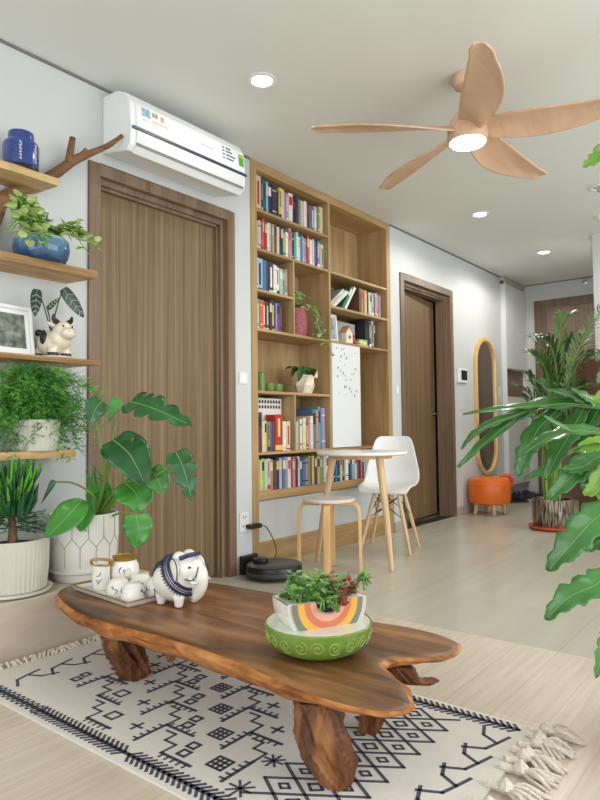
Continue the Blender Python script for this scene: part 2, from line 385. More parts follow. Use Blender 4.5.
# ================================================================== BOOKCASE (built into the wall)
BX0, BX1, BD = 3.006, 4.777, 0.30
bc = thing('bookcase', 'tall oak built-in bookcase full of books between the two brown doors', 'bookcase', ((BX0+BX1)/2, D, 0))
cx = (BX0+BX1)/2
def bpart(name, boxes, m, bev=0.002):
    mb = MB()
    for b in boxes: mb.box(b[0]-cx, b[1]-cx, b[2]-D, b[3]-D, b[4], b[5])
    return mb.build(name, m, bc, smooth=False, bevel=bev)
y0, y1 = D-0.004, D+BD; t = 0.018
XD, XS = 3.876, 3.452
bpart('side_panel', [(BX0, 3.066, y0, y1, 0, H-0.001)], M_oak); bpart('side_panel', [(4.715, BX1, y0, y1, 0, H-0.001)], M_oak)
bpart('back_panel', [(3.066, 4.715, y1-0.012, y1, 0.43, 2.6)], M_oak)
bpart('top_rail', [(3.066, 4.715, y0, y1, 2.592, H-0.001)], M_oakh)
bpart('plinth', [(3.066, 4.715, y0+0.012, y1, 0, 0.158)], M_oakh)
bpart('wall_panel', [(3.066, 4.715, y0+0.03, y1, 0.158, 0.425)], M_wall)
ZA, ZB, ZC, ZD, ZE, ZF, ZG, ZR1, ZR2 = 2.340, 2.080, 1.808, 1.550, 1.143, 0.742, 0.488, 1.818, 1.553
bpart('divider', [(XD-0.012, XD+0.012, y0, y1, ZF-0.018, 2.592)], M_oak)
bpart('divider', [(XS-0.007, XS+0.007, y0+0.004, y1, ZD, ZB-t)], M_oak); bpart('divider', [(XS-0.007, XS+0.007, y0+0.004, y1, ZF, ZE-t)], M_oak)
for x0, x1, z in ((3.066, XD-0.012, ZA), (3.066, XD-0.012, ZB), (XD+0.012, 4.715, ZB), (3.066, XS-0.007, ZC), (3.066, XD-0.012, ZD), (XD+0.012, 4.715, ZR1), (XD+0.012, 4.715, ZR2), (3.066, XD-0.012, ZE), (3.066, XD-0.012, ZF), (XD+0.012, 4.715, ZF)):
    bpart('shelf', [(x0, x1, y0+0.003, y1-0.012, z-t, z)], M_oakh)
bpart('shelf', [(3.066, 4.715, y0, y1-0.012, ZG-0.055, ZG)], M_oakh)
pn = bpart('cabinet_door', [(XD+0.014, 4.275, y0-0.002, y0+0.018, ZF+0.004, ZR2-t-0.002)], M_white2)
bpart('divider', [(4.262, 4.276, y0+0.02, y1-0.012, ZF, ZR2-t)], M_oak)
random.seed(3); M_dot = mat('grey_sticker', (128, 136, 142), 0.5)
for k in range(28):                          # small grey dots stuck on the white door
    x = 3.93+random.random()*0.3; z = 1.50-random.random()**1.2*0.36; r = random.choice((0.004, 0.006, 0.008))
    MB().prism([Vector((x-cx+r*math.cos(2*PI*q/10), y0-0.0021-D, z+1.3*r*math.sin(2*PI*q/10))) for q in range(10)], (0, -0.001, 0)).build('sticker', M_dot, pn, smooth=False)

# ---- books
PAL = {'white': (226,224,216), 'cream': (214,200,166), 'tan': (178,140,100), 'teal': (36,104,120), 'light blue': (150,186,208), 'blue': (48,108,170), 'navy': (34,44,84), 'slate blue': (88,112,146),
 'black': (30,30,34), 'dark purple': (64,48,78), 'purple': (92,64,140), 'lavender': (150,140,176), 'pink': (206,130,146), 'magenta': (170,50,110), 'maroon': (112,36,44), 'red': (188,40,36), 'orange-red': (214,84,52),
 'orange': (226,138,56), 'yellow': (222,200,90), 'olive': (146,142,76), 'lime': (160,190,84), 'green': (30,120,78), 'dark green': (32,66,58), 'pale green': (168,200,176), 'grey': (136,136,136), 'light grey': (184,184,184),
 'brown': (104,72,50), 'dark brown': (62,44,38), 'dark grey': (70,72,76), 'turquoise': (70,160,170)}
PAL = {k: tuple(int(v*0.84+0.16*(sum(c)/3)) for v in c) for k, c in PAL.items()}
BM = {k: mat('book_'+k.replace(' ', '_').replace('-', '_'), c, 0.5, var=0.12, scale=40) for k, c in PAL.items()}
ORD = 'first second third fourth fifth sixth seventh eighth ninth tenth eleventh twelfth thirteenth fourteenth fifteenth sixteenth seventeenth eighteenth nineteenth twentieth'.split()
TENS = {20: 'twenty', 30: 'thirty', 40: 'forty', 50: 'fifty'}
def ordinal(i):
    if i <= 20: return ORD[i-1]
    if i % 10 == 0: return {30: 'thirtieth', 40: 'fortieth', 50: 'fiftieth'}[i]
    return TENS[i//10*10] + '-' + ORD[i % 10 - 1]
def book_mesh(th, h, dep, c, stripe, kind):
    mb = MB(); e = 0.0018
    mb.box(0, e, 0, dep, 0, h); mb.box(th-e, th, 0, dep, 0, h); mb.box(e, th-e, 0, e, 0, h)      # boards and spine
    mb.box(e, th-e, e, dep-0.004, 0.003, h-0.004, 1)                                             # page block
    if kind == 1: mb.box(th*0.12, th*0.88, -0.0006, 0.0, h*0.62, h*0.9, 2)
    elif kind == 2: mb.box(th*0.3, th*0.7, -0.0006, 0.0, h*0.2, h*0.85, 2); mb.box(0.0004, th-0.0004, -0.0006, 0, h*0.05, h*0.1, 2)
    elif kind == 3: mb.box(0.0004, th-0.0004, -0.0006, 0, h*0.03, h*0.17, 2); mb.box(th*0.35, th*0.65, -0.0006, 0, h*0.4, h*0.9, 2)
    elif kind == 4: mb.box(0.0004, th-0.0004, -0.0006, 0, h*0.8, h*0.84, 2); mb.box(0.0004, th-0.0004, -0.0006, 0, h*0.16, h*0.2, 2)
    return mb
def shelve(seq, x, z, xend, where, group, yfront=0.035, maxdep=0.16):
    """seq: (colour, thickness, height, [lean degrees])"""
    tot = sum(b[1] for b in seq); sx = min(1.25, (xend-x-0.006)/(tot+0.0006*len(seq)))
    for i, b in enumerate(seq):
        c, th, h = b[:3]; lean = b[3] if len(b) > 3 else 0
        th *= sx; dep = min(maxdep, h*0.72); kind = random.choice((0, 1, 1, 2, 3, 4))
        st = random.choice([k for k in ('white', 'cream', 'yellow', 'navy', 'red', 'light grey', 'black') if k != c])
        mb = book_mesh(th, h, dep, c, st, kind)
        o = mb.build('book', [BM[c], M_page, BM[st]], None, smooth=False)
        o.location = (x+0.0003, D+yfront+random.random()*0.012, z+0.0002); 
        if lean:
            o.rotation_euler = (0, math.radians(lean), 0)
            if lean > 0: o.location.z = z + 0.0002 + th*math.sin(math.radians(lean))
        size = 'tall ' if h > 0.225 else 'small ' if h < 0.17 else 'thick ' if th > 0.034 else 'thin ' if th < 0.016 else ''
        tag(o, f'{size}{c} book {where}, {ordinal(i+1)} from air conditioner', 'book', group)
        x += (th + 0.0006*sx) if not lean else th/math.cos(math.radians(lean))+0.001
def seqof(cols, tmin, tmax, hmin, hmax):
    return [(c, random.uniform(tmin, tmax), random.uniform(hmin, hmax)) for c in cols]
random.seed(11)
s1 = [('white',.028,.245),('cream',.042,.246),('dark green',.012,.22),('teal',.03,.235),('light blue',.014,.228),('navy',.03,.222),('dark purple',.034,.225),('dark brown',.024,.19),('yellow',.02,.225),('cream',.022,.222),('lavender',.026,.214),('pink',.02,.21),('white',.036,.22),('black',.016,.19),('dark purple',.03,.212),('grey',.028,.205),('cream',.026,.205),('white',.024,.208),('maroon',.026,.2),('slate blue',.028,.2),('blue',.022,.198),('light grey',.03,.205),('olive',.018,.19),('cream',.034,.215)]
shelve(s1, 3.07, ZA, XD-0.014, 'on the topmost shelf', 'books on the topmost bookcase shelf')
s2 = seqof(['tan','pink','light grey','orange-red','orange-red','red','white','light grey','tan','brown','cream','dark green','navy','green','white','pink','grey','black','turquoise','pale green','white','blue','light blue','lavender','red','pink','white','light grey','navy','blue','cream','white'], .018, .03, .19, .225)
shelve(s2, 3.07, ZB, XD-0.014, 'on the second shelf down', 'books on the second bookcase shelf')
s3 = [('white',.045,.245),('light blue',.05,.222),('blue',.034,.218),('dark grey',.018,.21),('navy',.042,.212),('white',.036,.205),('white',.03,.195),('pale green',.026,.19),('turquoise',.024,.185),('tan',.03,.2)]
shelve(s3, 3.07, ZC, XS-0.012, 'in the small bay under second shelf', 'books in the upper small bay')
s4 = [('blue',.03,.205),('turquoise',.028,.203),('orange-red',.036,.2),('red',.03,.198),('dark purple',.028,.2),('dark brown',.026,.21),('dark purple',.034,.215),('lavender',.012,.2),('purple',.03,.205),('navy',.024,.208)]
shelve(s4, 3.07, ZD, 3.37, 'beside the pink planter', 'books in the bay beside the pink planter')
s5 = [('maroon',.04,.26),('cream',.022,.2),('yellow',.018,.205),('olive',.022,.198),('purple',.024,.2),('brown',.016,.2),('red',.062,.245),('white',.03,.2),('cream',.03,.2)]
shelve(s5, 3.07, ZF, XS-0.03, 'in bay under animal planter', 'books in the lower left bay', yfront=0.01, maxdep=0.085)
s6 = [('tan',.022,.205),('light grey',.026,.2),('olive',.024,.21),('white',.02,.215),('cream',.03,.225),('brown',.018,.2),('pink',.02,.21),('cream',.026,.24),('slate blue',.03,.29),('tan',.026,.285),('turquoise',.024,.31),('lavender',.036,.3)]
shelve(s6, XS+0.012, ZF, XD-0.014, 'in bay beside the boxed book', 'books in the lower right bay')
bot = ['lime','yellow','lime','pale green','light grey','tan','brown','navy','light grey','slate blue','lavender','white','magenta','pink','maroon','white','blue','slate blue','lavender','olive','brown','yellow','maroon','lime','olive','grey','pale green','white','blue','teal','navy','blue','dark green','pale green','olive','light grey','white','navy','blue','light blue','white','grey','magenta','pink','maroon','white','light grey','olive','pale green','dark green','teal','green','white','blue','tan','grey']
s7 = seqof(bot, .017, .026, .192, .212)
shelve(s7, 3.07, ZG, 4.70, 'along the lowest shelf', 'books on the lowest bookcase shelf', yfront=0.02)
# right upper shelf: leaning books, then upright magazines
for i, (c, th, h, lean, xx) in enumerate([('light grey',.02,.25,54,3.905),('cream',.016,.25,54,3.942),('white',.018,.24,54,3.974),('green',.026,.235,37,4.085),('white',.024,.24,37,4.121)]):
    o = book_mesh(th, h, 0.17, c, 'white', 1).build('book', [BM[c], M_page, BM['white']], None, smooth=False)
    o.rotation_euler = (0, math.radians(lean), 0); o.location = (xx, D+0.03, ZR1+0.0006+th*math.sin(math.radians(lean)))
    tag(o, f'{c} book leaning over above the photo frame, {ordinal(i+1)} of the leaning row', 'book', 'leaning books on the right shelf')
s8 = [('brown',.03,.21),('tan',.018,.2),('brown',.012,.205),('orange',.02,.205),('cream',.012,.2),('dark brown',.02,.2),('pale green',.018,.198),('light grey',.022,.196),('grey',.024,.2),('dark grey',.014,.198),('light grey',.022,.202),('slate blue',.018,.2),('orange-red',.014,.195),('lavender',.022,.2)]
shelve(s8, 4.335, ZR1, 4.705, 'right of the leaning books', 'upright magazines on the right shelf', yfront=0.03)

# big boxed book facing the room behind the lower left bay, and flat red book
o = MB().box(0, 0.25, 0, 0.02, 0, 0.36).build('boxed_book', BM['white'], None, smooth=False, bevel=0.002); o.location = (3.186, D+0.112, ZF+0.0003)
pm = MB()
for r, z in enumerate((0.335, 0.300)):
    for k in range(8): pm.box(0.012+k*0.029, 0.030+k*0.029, -0.0008, 0, z-0.010, z+0.010); 
pm.build('printed_title', BM['black'], o, smooth=False); MB().box(0.19, 0.24, -0.001, 0, 0.2, 0.25).build('red_seal', BM['red'], o, smooth=False)
tag(o, 'large white boxed book with two rows of black characters standing behind red book', 'book')
o = MB().box(0, 0.19, 0, 0.022, 0, 0.30).build('picture_book', BM['light grey'], None, smooth=False, bevel=0.002); o.location = (3.475, D+0.22, ZF+0.0003)
MB().box(0.005, 0.185, -0.001, 0, 0.2, 0.235).build('red_band', BM['red'], o, smooth=False)
tag(o, 'large grey picture book with red band behind upright books right of boxed book', 'book')

# ---- ornaments in the bookcase
def frame_thing(name, label, loc, rz, w_, h_, tilt, picmats, m=M_white, mat_w=0.025):
    t_ = thing(name, label, 'photo frame', loc, rz)
    Mx = Matrix.Rotation(math.radians(-tilt), 4, 'X')
    f = MB(); b = 0.016
    f.box(-w_/2, -w_/2+b, -0.008, 0.008, 0, h_); f.box(w_/2-b, w_/2, -0.008, 0.008, 0, h_); f.box(-w_/2+b, w_/2-b, -0.008, 0.008, 0, b); f.box(-w_/2+b, w_/2-b, -0.008, 0.008, h_-b, h_)
    f.box(-w_/2+b, w_/2-b, 0.0, 0.006, b, h_-b)
    f.xform(Mx).build('frame', m, t_, smooth=False, bevel=0.002)
    p = MB(); i = b+mat_w; N = 12
    p.grid([[Vector((-w_/2+i+(w_-2*i)*a/N, -0.001, i+(h_-2*i)*c/N)) for c in range(N+1)] for a in range(N+1)])
    p.xform(Mx).build('photograph', picmats, t_, smooth=False)
    st = MB().box(-0.02, 0.02, 0.008, 0.012, 0.0, h_*0.7).xform(Matrix.Translation((0, 0.004, 0)) @ Matrix.Rotation(math.radians(-tilt+0), 4, 'X'))
    return t_
M_pic1 = mat('landscape_print', (190, 200, 205), 0.4, c2=(60, 76, 92), scale=14)
M_pic2 = mat('black_and_white_tree_print', (150, 160, 146), 0.4, c2=(30, 36, 32), scale=26)
frame_thing('photo_frame', 'small white photo frame leaning in bookcase beside tiny house ornament', (3.985, D+0.07, ZR2+0.0025), math.radians(-12), 0.15, 0.215, 6, M_pic1, mat_w=0.008)
hs = thing('house_ornament', 'tiny white house ornament with pitched roof on bookcase shelf', 'ornament', (4.14, D+0.03, ZR2))
MB().prism([(-0.045, -0.03, 0.0003), (0.045, -0.03, 0.0003), (0.045, -0.03, 0.08), (0, -0.03, 0.125), (-0.045, -0.03, 0.08)], (0, 0.06, 0)).build('house_body', M_cream, hs, smooth=False, bevel=0.003)
MB().prism([(-0.052, -0.034, 0.078), (0, -0.034, 0.13), (0.052, -0.034, 0.078), (0.052, -0.034, 0.086), (0, -0.034, 0.14), (-0.052, -0.034, 0.086)], (0, 0.068, 0)).build('roof', mat('pinkish_roof', (196, 150, 130), 0.6), hs, smooth=False)
MB().box(-0.012, 0.012, -0.0315, -0.03, 0.035, 0.06).build('window', M_dgrey, hs, smooth=False)
o = blob('figurine', [('e', (0, 0, 0.03), (0.03, 0.025, 0.03)), ('e', (0.0, 0, 0.068), (0.019, 0.019, 0.021)), ('e', (-0.012, 0, 0.088), (0.006, 0.006, 0.012)), ('e', (0.012, 0, 0.088), (0.006, 0.006, 0.012))], BM['red'], None, 0.004, 3)
o.location = (4.24, D+0.04, ZR2+0.001); tag(o, 'tiny red figurine beside the white house ornament on bookcase shelf', 'ornament')
for k, (c, zz) in enumerate((('yellow', 0), ('white', 0.018), ('lime', 0.034))):
    o = MB().box(-0.06, 0.06, -0.03, 0.03, 0, 0.016).build('notebook', [BM[c]], None, smooth=False, bevel=0.002)
    o.location = (4.37, D+0.05, ZR2+0.0004+zz+k*0.0006); o.rotation_euler = (0, 0, math.radians((-4, 5, -2)[k]))
    tag(o, f'{c} little notebook {("at the bottom", "in the middle", "on top")[k]} of small stack beside red figurine', 'notebook', 'small notebook stack')
o = MB().box(0, 0.26, 0, 0.012, 0, 0.2).build('picture_board', BM['light grey'], None, smooth=False, bevel=0.002); o.location = (4.20, D+0.16, ZR2+0.0006); tag(o, 'pale grey picture board standing behind the small notebook stack', 'picture')
shelve([('black', .05, .235), ('dark grey', .03, .22), ('light grey', .03, .235), ('dark brown', .02, .22)], 4.475, ZR2, 4.63, 'beside the grey picture board', 'binders beside the grey picture board', yfront=0.06)

def sprig(mb, path, n, size, wf=w_oval, mi=0, edge=None, droop=0.0, n_=5):
    """stem with paired leaves into one mesh"""
    P = smoothpath(path, 6); mb.tube(P, [0.0022]*len(P), 5, mi if edge is None else mi)
    for i in range(n):
        f = (i+0.6)/n*(len(P)-1); k = min(int(f), len(P)-2); p = P[k].lerp(P[k+1], f-k)
        a = random.random()*2*PI; d = Vector((math.cos(a), math.sin(a), random.uniform(-0.2, 0.7)-droop)).normalized()
        s = size*random.uniform(0.7, 1.2); nr = Vector((random.uniform(-.5, .5), random.uniform(-.8, .1), 1)).normalized()
        if abs(nr.dot(d)) > 0.9: nr = d.orthogonal()
        if edge is not None:
            leaf(mb, [p, p+d*s*0.55, p+d*s+Vector((0, 0, -0.2*s))], s*0.40, wf, nr, 6, 5, 0.1, edge)
            leaf(mb, [p+nr*0.0012, p+d*s*0.5+nr*0.0016, p+d*s*0.85+Vector((0, 0, -0.15*s))+nr*0.0012], s*0.24, wf, nr, 6, 3, 0.1, mi)
        else: leaf(mb, [p, p+d*s*0.55, p+d*s+Vector((0, 0, -0.2*s))], s*0.40, wf, nr, n_, 3, 0.1, mi)
random.seed(5)
# pink planter with pale trailing plant
pl = thing('potted_plant', 'tall pink textured planter with pale trailing plant in bookcase', 'potted plant', (3.585, D+0.10, ZD))
M_pink = mat('pink_textured_glaze', (168, 96, 96), 0.6, c2=(140, 70, 74), scale=60, bump=0.5)
MB().lathe([(0, 0.0003), (0.075, 0.0003), (0.085, 0.03), (0.088, 0.12), (0.08, 0.205), (0.072, 0.205), (0.07, 0.19), (0, 0.19)], n=32).build('pot', M_pink, pl)
fo = MB()
for k in range(6):
    a = random.random()*2*PI; sprig(fo, [(0, 0, 0.19), (0.04*math.cos(a), 0.04*math.sin(a), 0.25), (0.08*math.cos(a), 0.05*math.sin(a)-0.02, 0.27+0.05*random.random())], 7, 0.05)
for k, (dx, dz) in enumerate(((0.12, -0.18), (0.10, -0.12), (0.14, -0.05), (0.09, 0.02))):
    sprig(fo, [(0.02, -0.03, 0.19), (dx*0.7, -0.10, 0.23), (dx, -0.14, 0.1+dz*0.4), (dx+0.03, -0.15, 0.1+dz*0.8)], 10, 0.045, droop=0.5)
fo.build('foliage', mat('pale_green_leaf', (150, 178, 112), 0.5, var=0.4, scale=40), pl)
o = MB(); sprig(o, [(0.09, -0.08, 0.03), (0.15, -0.145, 0.03), (0.2, -0.155, -0.06), (0.23, -0.155, -0.12)], 10, 0.03, droop=0.6); o.build('trailing_stem', mat('dry_olive_leaf', (150, 136, 80), 0.6), pl)
# pig shaped planter with dark plant
pg = thing('potted_plant', 'faceted cream animal shaped planter with dark leafy plant on middle shelf', 'potted plant', (3.66, D+0.08, ZE))
pm = MB(); P = []
for i, (r, z) in enumerate(((0.055, 0.0003), (0.085, 0.06), (0.082, 0.115), (0.066, 0.135))): P.append([Vector((r*math.cos(2*PI*j/7+i*0.3), r*math.sin(2*PI*j/7+i*0.3)*0.9, z)) for j in range(8)])
pm.grid(P); pm.add(P[0][:7], [tuple(range(7))[::-1]]); pm.add([p*0.98 for p in P[3][:7]], [tuple(range(7))])
pm.build('planter', M_cream, pg, smooth=False)
er = MB()
for s in (-1, 1): er.add([(s*0.075-0.02, -0.05, 0.12), (s*0.075+0.02, -0.05, 0.12), (s*0.07, -0.02, 0.12), (s*0.085, -0.055, 0.175)], [(0, 1, 3), (1, 2, 3), (2, 0, 3), (0, 2, 1)])
er.build('ear', M_cream, pg, smooth=False)
fo = MB()
for k in range(13):
    a = random.uniform(0, 2*PI); L = random.uniform(0.09, 0.17); b = Vector((0.02*math.cos(a), 0.02*math.sin(a), 0.12)); d = Vector((math.cos(a), math.sin(a)*0.45, 0))
    leaf(fo, [b, b+d*L*0.5+Vector((0, 0, 0.07)), b+d*L+Vector((0, 0, 0.05-0.06*random.random()))], 0.028, w_oval, (0, -0.3, 1), 8, 5, 0.1)
for a in (2.9, 3.3): 
    d = Vector((math.cos(a), -0.2, 0)); leaf(fo, [Vector((0, -0.02, 0.13)), Vector((0, -0.05, 0.17))+d*0.12, Vector((0, -0.06, 0.07))+d*0.21], 0.03, w_oval, (0, -0.5, 1), 8, 5)
fo.build('foliage', mat('dark_pothos_leaf', (50, 84, 38), 0.4, var=0.4, scale=30), pg)
for i, x in enumerate((3.16, 3.245, 3.33)):
    t_ = MB().lathe([(0, 0.0003), (0.03, 0.0003), (0.038, 0.02), (0.04, 0.055), (0.036, 0.055), (0.034, 0.02), (0, 0.015)] if i else [(0, 0.0003), (0.032, 0.0003), (0.036, 0.05), (0.036, 0.12), (0.03, 0.125), (0, 0.125)], n=24).build('green_cup', mat('moss_green_glaze', (104, 126, 58), 0.3, var=0.15), None)
    t_.location = (x, D+0.06, ZE); t_.name = 'candle' if i == 0 else 'cup'
    tag(t_, ('tall green candle jar at the left of two green cups', 'small green cup on the bookcase shelf next to candle jar', 'small green cup on the bookcase shelf nearest animal planter')[i], 'jar' if i == 0 else 'cup')

# ================================================================== AIR CONDITIONER
ac = thing('air_conditioner', 'white wall air conditioner with stickers mounted above the wide brown door', 'air conditioner', (2.34, D, 2.30))
AL, AR = 1.90-2.34, 2.712-2.34
prof = [(0, 0.008), (0, 0.305), (-0.12, 0.30), (-0.185, 0.268), (-0.220, 0.215), (-0.236, 0.075), (-0.228, 0.0), (-0.20, -0.028), (-0.10, -0.010)]
MB().prism([Vector((AL, y, z)) for y, z in prof], (AR-AL, 0, 0)).build('housing', M_white, ac, bevel=0.006, angle=25)
def acy(z): 
    return -0.2365 if z <= 0.1 else -0.2365 + (z-0.1)/0.15*0.008
fp = MB(); fp.prism([Vector((AL+0.03, y, z)) for y, z in ((-0.230, 0.09), (-0.244, 0.09), (-0.231, 0.210), (-0.196, 0.262), (-0.185, 0.262))], (AR-AL-0.04, 0, 0)); fp.build('front_panel', M_white, ac, bevel=0.003, angle=25)
MB().prism([Vector((AL+0.005, y, z)) for y, z in ((-0.228, 0.074), (-0.247, 0.074), (-0.247, 0.086), (-0.228, 0.086))], (AR-AL-0.005, 0, 0)).build('dark_slot', mat('slot_grey', (58, 66, 84), 0.4), ac, smooth=False)
MB().prism([Vector((AL+0.03, y, z)) for y, z in ((-0.232, 0.070), (-0.245, 0.070), (-0.235, 0.0), (-0.204, -0.034), (-0.198, -0.028), (-0.226, 0.0))], (AR-AL-0.05, 0, 0)).build('louvre_flap', M_white2, ac, bevel=0.001)
MB().prism([Vector((AL+0.03, y, z)) for y, z in ((-0.2355, 0.006), (-0.2375, 0.010), (-0.2345, -0.004), (-0.2325, -0.004))], (AR-AL-0.05, 0, 0)).build('outlet_slit', mat('slit_grey', (120, 122, 124), 0.4), ac, smooth=False)
def acq(x0, x1, z0, z1, d=0.0):
    z0, z1 = 0.094+(z0-0.115)*0.84, 0.094+(z1-0.115)*0.84
    ys = lambda z: -0.244 + (z-0.09)/0.12*0.013 - 0.0008 - d
    return [Vector((x0, ys(z0), z0)), Vector((x1, ys(z0), z0)), Vector((x1, ys(z1), z1)), Vector((x0, ys(z1), z1))]
def acsticker(name, quads, m): 
    mb = MB()
    for q in quads: mb.add(acq(*q), [(0, 1, 2, 3)])
    return mb.build(name, m, ac, smooth=False, solid=0.0003)
acsticker('sticker', [(AL+0.055, AL+0.235, 0.165, 0.25)], mat('sticker_white', (240, 240, 238), 0.4))
acsticker('sticker_print', [(AL+0.062, AL+0.115, 0.19, 0.243, 0.0008)], mat('sticker_blue', (96, 140, 180), 0.4, c2=(180, 210, 226), scale=60))
acsticker('sticker_print', [(AL+0.125, AL+0.165, 0.21, 0.24, 0.0008), (AL+0.18, AL+0.205, 0.2, 0.235, 0.0008), (AL+0.062, AL+0.23, 0.166, 0.170, 0.0008)], mat('sticker_brown', (120, 96, 84), 0.4, c2=(220, 210, 200), scale=90))
acsticker('sticker_print', [(AL+0.125, AL+0.228, 0.178, 0.186, 0.0008)], mat('sticker_orange', (226, 160, 130), 0.4))
acsticker('energy_label', [(AR-0.06, AR-0.02, 0.15, 0.235)], mat('energy_green', (70, 170, 60), 0.4))
acsticker('energy_label_band', [(AR-0.057, AR-0.023, 0.212, 0.228, 0.0008)], mat('energy_yellow', (214, 196, 60), 0.4))
acsticker('feature_print', [(AR-0.19+dx, AR-0.19+dx+w_, z, z+0.013) for dx, w_, z in ((0, 0.018, 0.155), (0.028, 0.06, 0.157), (0, 0.018, 0.18), (0.028, 0.075, 0.182), (0, 0.018, 0.205), (0.028, 0.05, 0.207), (0, 0.018, 0.228), (0.028, 0.04, 0.229))], mat('print_slate', (96, 112, 130), 0.4))
acsticker('wordmark', [(0.02+k*0.013, 0.029+k*0.013, 0.178, 0.188) for k in range(7)], mat('mark_grey', (150, 152, 156), 0.4))

# ================================================================== CEILING FIXTURES
M_led = mat('led_disc', (255, 255, 255), 0.5, emit=(255, 250, 240), estr=14)
dl_n = 0
def downlight(x, y, label, lit=True, power=24, r=0.055):
    t_ = thing('recessed_downlight', label, 'ceiling light', (x, y, H), group='recessed ceiling downlights')
    MB().lathe([(r, 0.0), (r+0.018, -0.001), (r+0.02, -0.006), (r, -0.008), (r-0.004, -0.004), (r-0.002, 0)], n=36).build('trim_ring', M_white, t_)
    MB().lathe([(0, -0.003), (r-0.003, -0.003), (r-0.003, -0.001), (0, -0.001)], n=30).build('light_disc', M_led if lit else mat('unlit_disc', (190, 190, 188), 0.4), t_)
    if lit:
        l = bpy.data.lights.new('downlight_lamp', 'SPOT'); l.energy = power; l.spot_size = math.radians(172); l.spot_blend = 0.35; l.shadow_soft_size = r; l.color = (1.0, 0.95, 0.88)
        lo = bpy.data.objects.new('downlight_lamp', l); col.objects.link(lo); lo.location = (x, y, H-0.012)
downlight(2.359, 2.085, 'lit round downlight nearest the air conditioner', power=9)
downlight(5.031, 2.052, 'lit round downlight in front of the narrow brown door', power=36)
downlight(6.571, 2.016, 'lit round downlight near the entrance door', power=64)
for k_, (x_, y_) in enumerate(((4.3, -0.6), (6.0, 0.2), (2.4, -0.8))): downlight(x_, y_, ('added out-of-view downlight over the dining side of the room', 'added out-of-view downlight past the big plant over the right side', 'added out-of-view downlight nearest the balcony')[k_])  # unseen downlights added to brighten the hall and dining side
downlight(5.027, 1.13, 'unlit round downlight beside the top leaf of the big plant', False)
t_ = thing('smoke_detector', 'small round white detector on ceiling near the corner of the right wall', 'detector', (5.75, 1.29, H))
MB().lathe([(0, -0.03), (0.03, -0.03), (0.045, -0.02), (0.05, 0), (0, 0)], n=28).build('casing', M_white2, t_)
# fan
fc = (2.99, 1.275)
fan = thing('ceiling_fan', 'pale wood five blade ceiling fan with round lit lamp', 'ceiling fan', (fc[0], fc[1], H))
MB().lathe([(0, 0), (0.075, 0), (0.078, -0.015), (0.06, -0.05), (0.022, -0.065), (0, -0.065)], n=32).build('canopy', M_blade, fan)
MB().tube([(0, 0, -0.05), (0, 0, -0.2)], 0.014, 14).build('downrod', M_blade, fan)
MB().lathe([(0, -0.17), (0.03, -0.172), (0.06, -0.19), (0.085, -0.225), (0.098, -0.27), (0.1, -0.31), (0.092, -0.335), (0, -0.335)], n=36).build('motor_housing', M_blade, fan)
MB().lathe([(0, -0.352), (0.06, -0.35), (0.084, -0.343), (0.088, -0.334), (0, -0.334)], n=36).build('lamp_lens', mat('fan_led', (255, 255, 250), 0.5, emit=(255, 246, 228), estr=12), fan)
for k in range(5):
    az = math.radians(133.7+72*k); rows = []; n = 22
    for i in range(n+1):
        t0 = i/n; r = 0.05+0.74*t0; wd = (0.09+0.075*math.sin(PI*min(1, t0*1.15))**0.8)*(1 if t0 < 0.93 else 1-0.55*((t0-0.93)/0.07)**2)
        tw = -math.radians(26*(1-t0)**1.2+8); cen = 0.05*math.sin(t0*PI*0.9); zc = -0.262-0.012*math.sin(t0*PI)-0.030*t0
        row = []
        for j in range(9):
            s = -1+j/4; row.append(Vector((r, cen+s*wd*math.cos(tw)*0.5*1.15, zc+s*wd*0.5*math.sin(tw)-0.012*(s*s))))
        rows.append(row)
    b = MB().grid(rows).xform(Matrix.Rotation(az, 4, 'Z')).build('blade', M_blade, fan, solid=0.012, sub=1)
l = bpy.data.lights.new('fan_lamp', 'SPOT'); l.energy = 26; l.shadow_soft_size = 0.08; l.spot_size = math.radians(160); l.spot_blend = 0.6; l.color = (1, 0.95, 0.87)
lo = bpy.data.objects.new('fan_lamp', l); col.objects.link(lo); lo.location = (fc[0], fc[1], H-0.36)
o = MB().lathe([(0, 0), (0.03, 0), (0.03, 0.006), (0.014, 0.01), (0.012, 0.04), (0.02, 0.045), (0.02, 0.05), (0, 0.05)], n=20).xform(Matrix.Rotation(-PI/2, 4, 'Y')).build('sprinkler', M_chrome, None)
o.location = (XF, 2.0, 2.595); tag(o, 'small metal sprinkler on wall above the entrance door', 'sprinkler')

# ================================================================== WALL SHELVES
def board(label, x1, yf, ztop, th, x0=0.95, seed=1, xb=None):
    mb = MB(); n = 30; rows_t = []; rnd = random.Random(seed); xb = xb or x1
    for i in range(n+1):
        t0 = i/n; xf = x0+(x1-x0)*t0; xbk = x0+(xb-x0)*t0
        e = 0.012*noise.noise(Vector((xf*5, seed, 0)))+0.004*noise.noise(Vector((xf*22, seed, 3)))
        rows_t.append([Vector((xf, yf+e+0.006, ztop-th)), Vector((xf, yf+e, ztop-th*0.4)), Vector((xf, yf+e+0.008, ztop)), Vector((xbk, D-0.001, ztop)), Vector((xbk, D-0.001, ztop-th)), Vector((xf, yf+e+0.006, ztop-th))])
    mb.grid(rows_t); mb.add(rows_t[0][:5], [(0, 1, 2, 3, 4)]); mb.add(rows_t[-1][:5], [(4, 3, 2, 1, 0)])
    o = mb.build('wall_shelf', M_shelf, None, angle=30); return tag(o, label, 'shelf', 'live edge wall shelves')
S1, S2, S3, S4 = 2.026, 1.640, 1.222, 0.812
board('topmost wooden wall shelf, carrying the blue jar', 1.545, 2.575, S1, 0.034, seed=2, xb=1.53)
board('wooden wall shelf under the blue bowl of variegated plant', 1.735, 2.56, S2, 0.036, seed=3, xb=1.70)
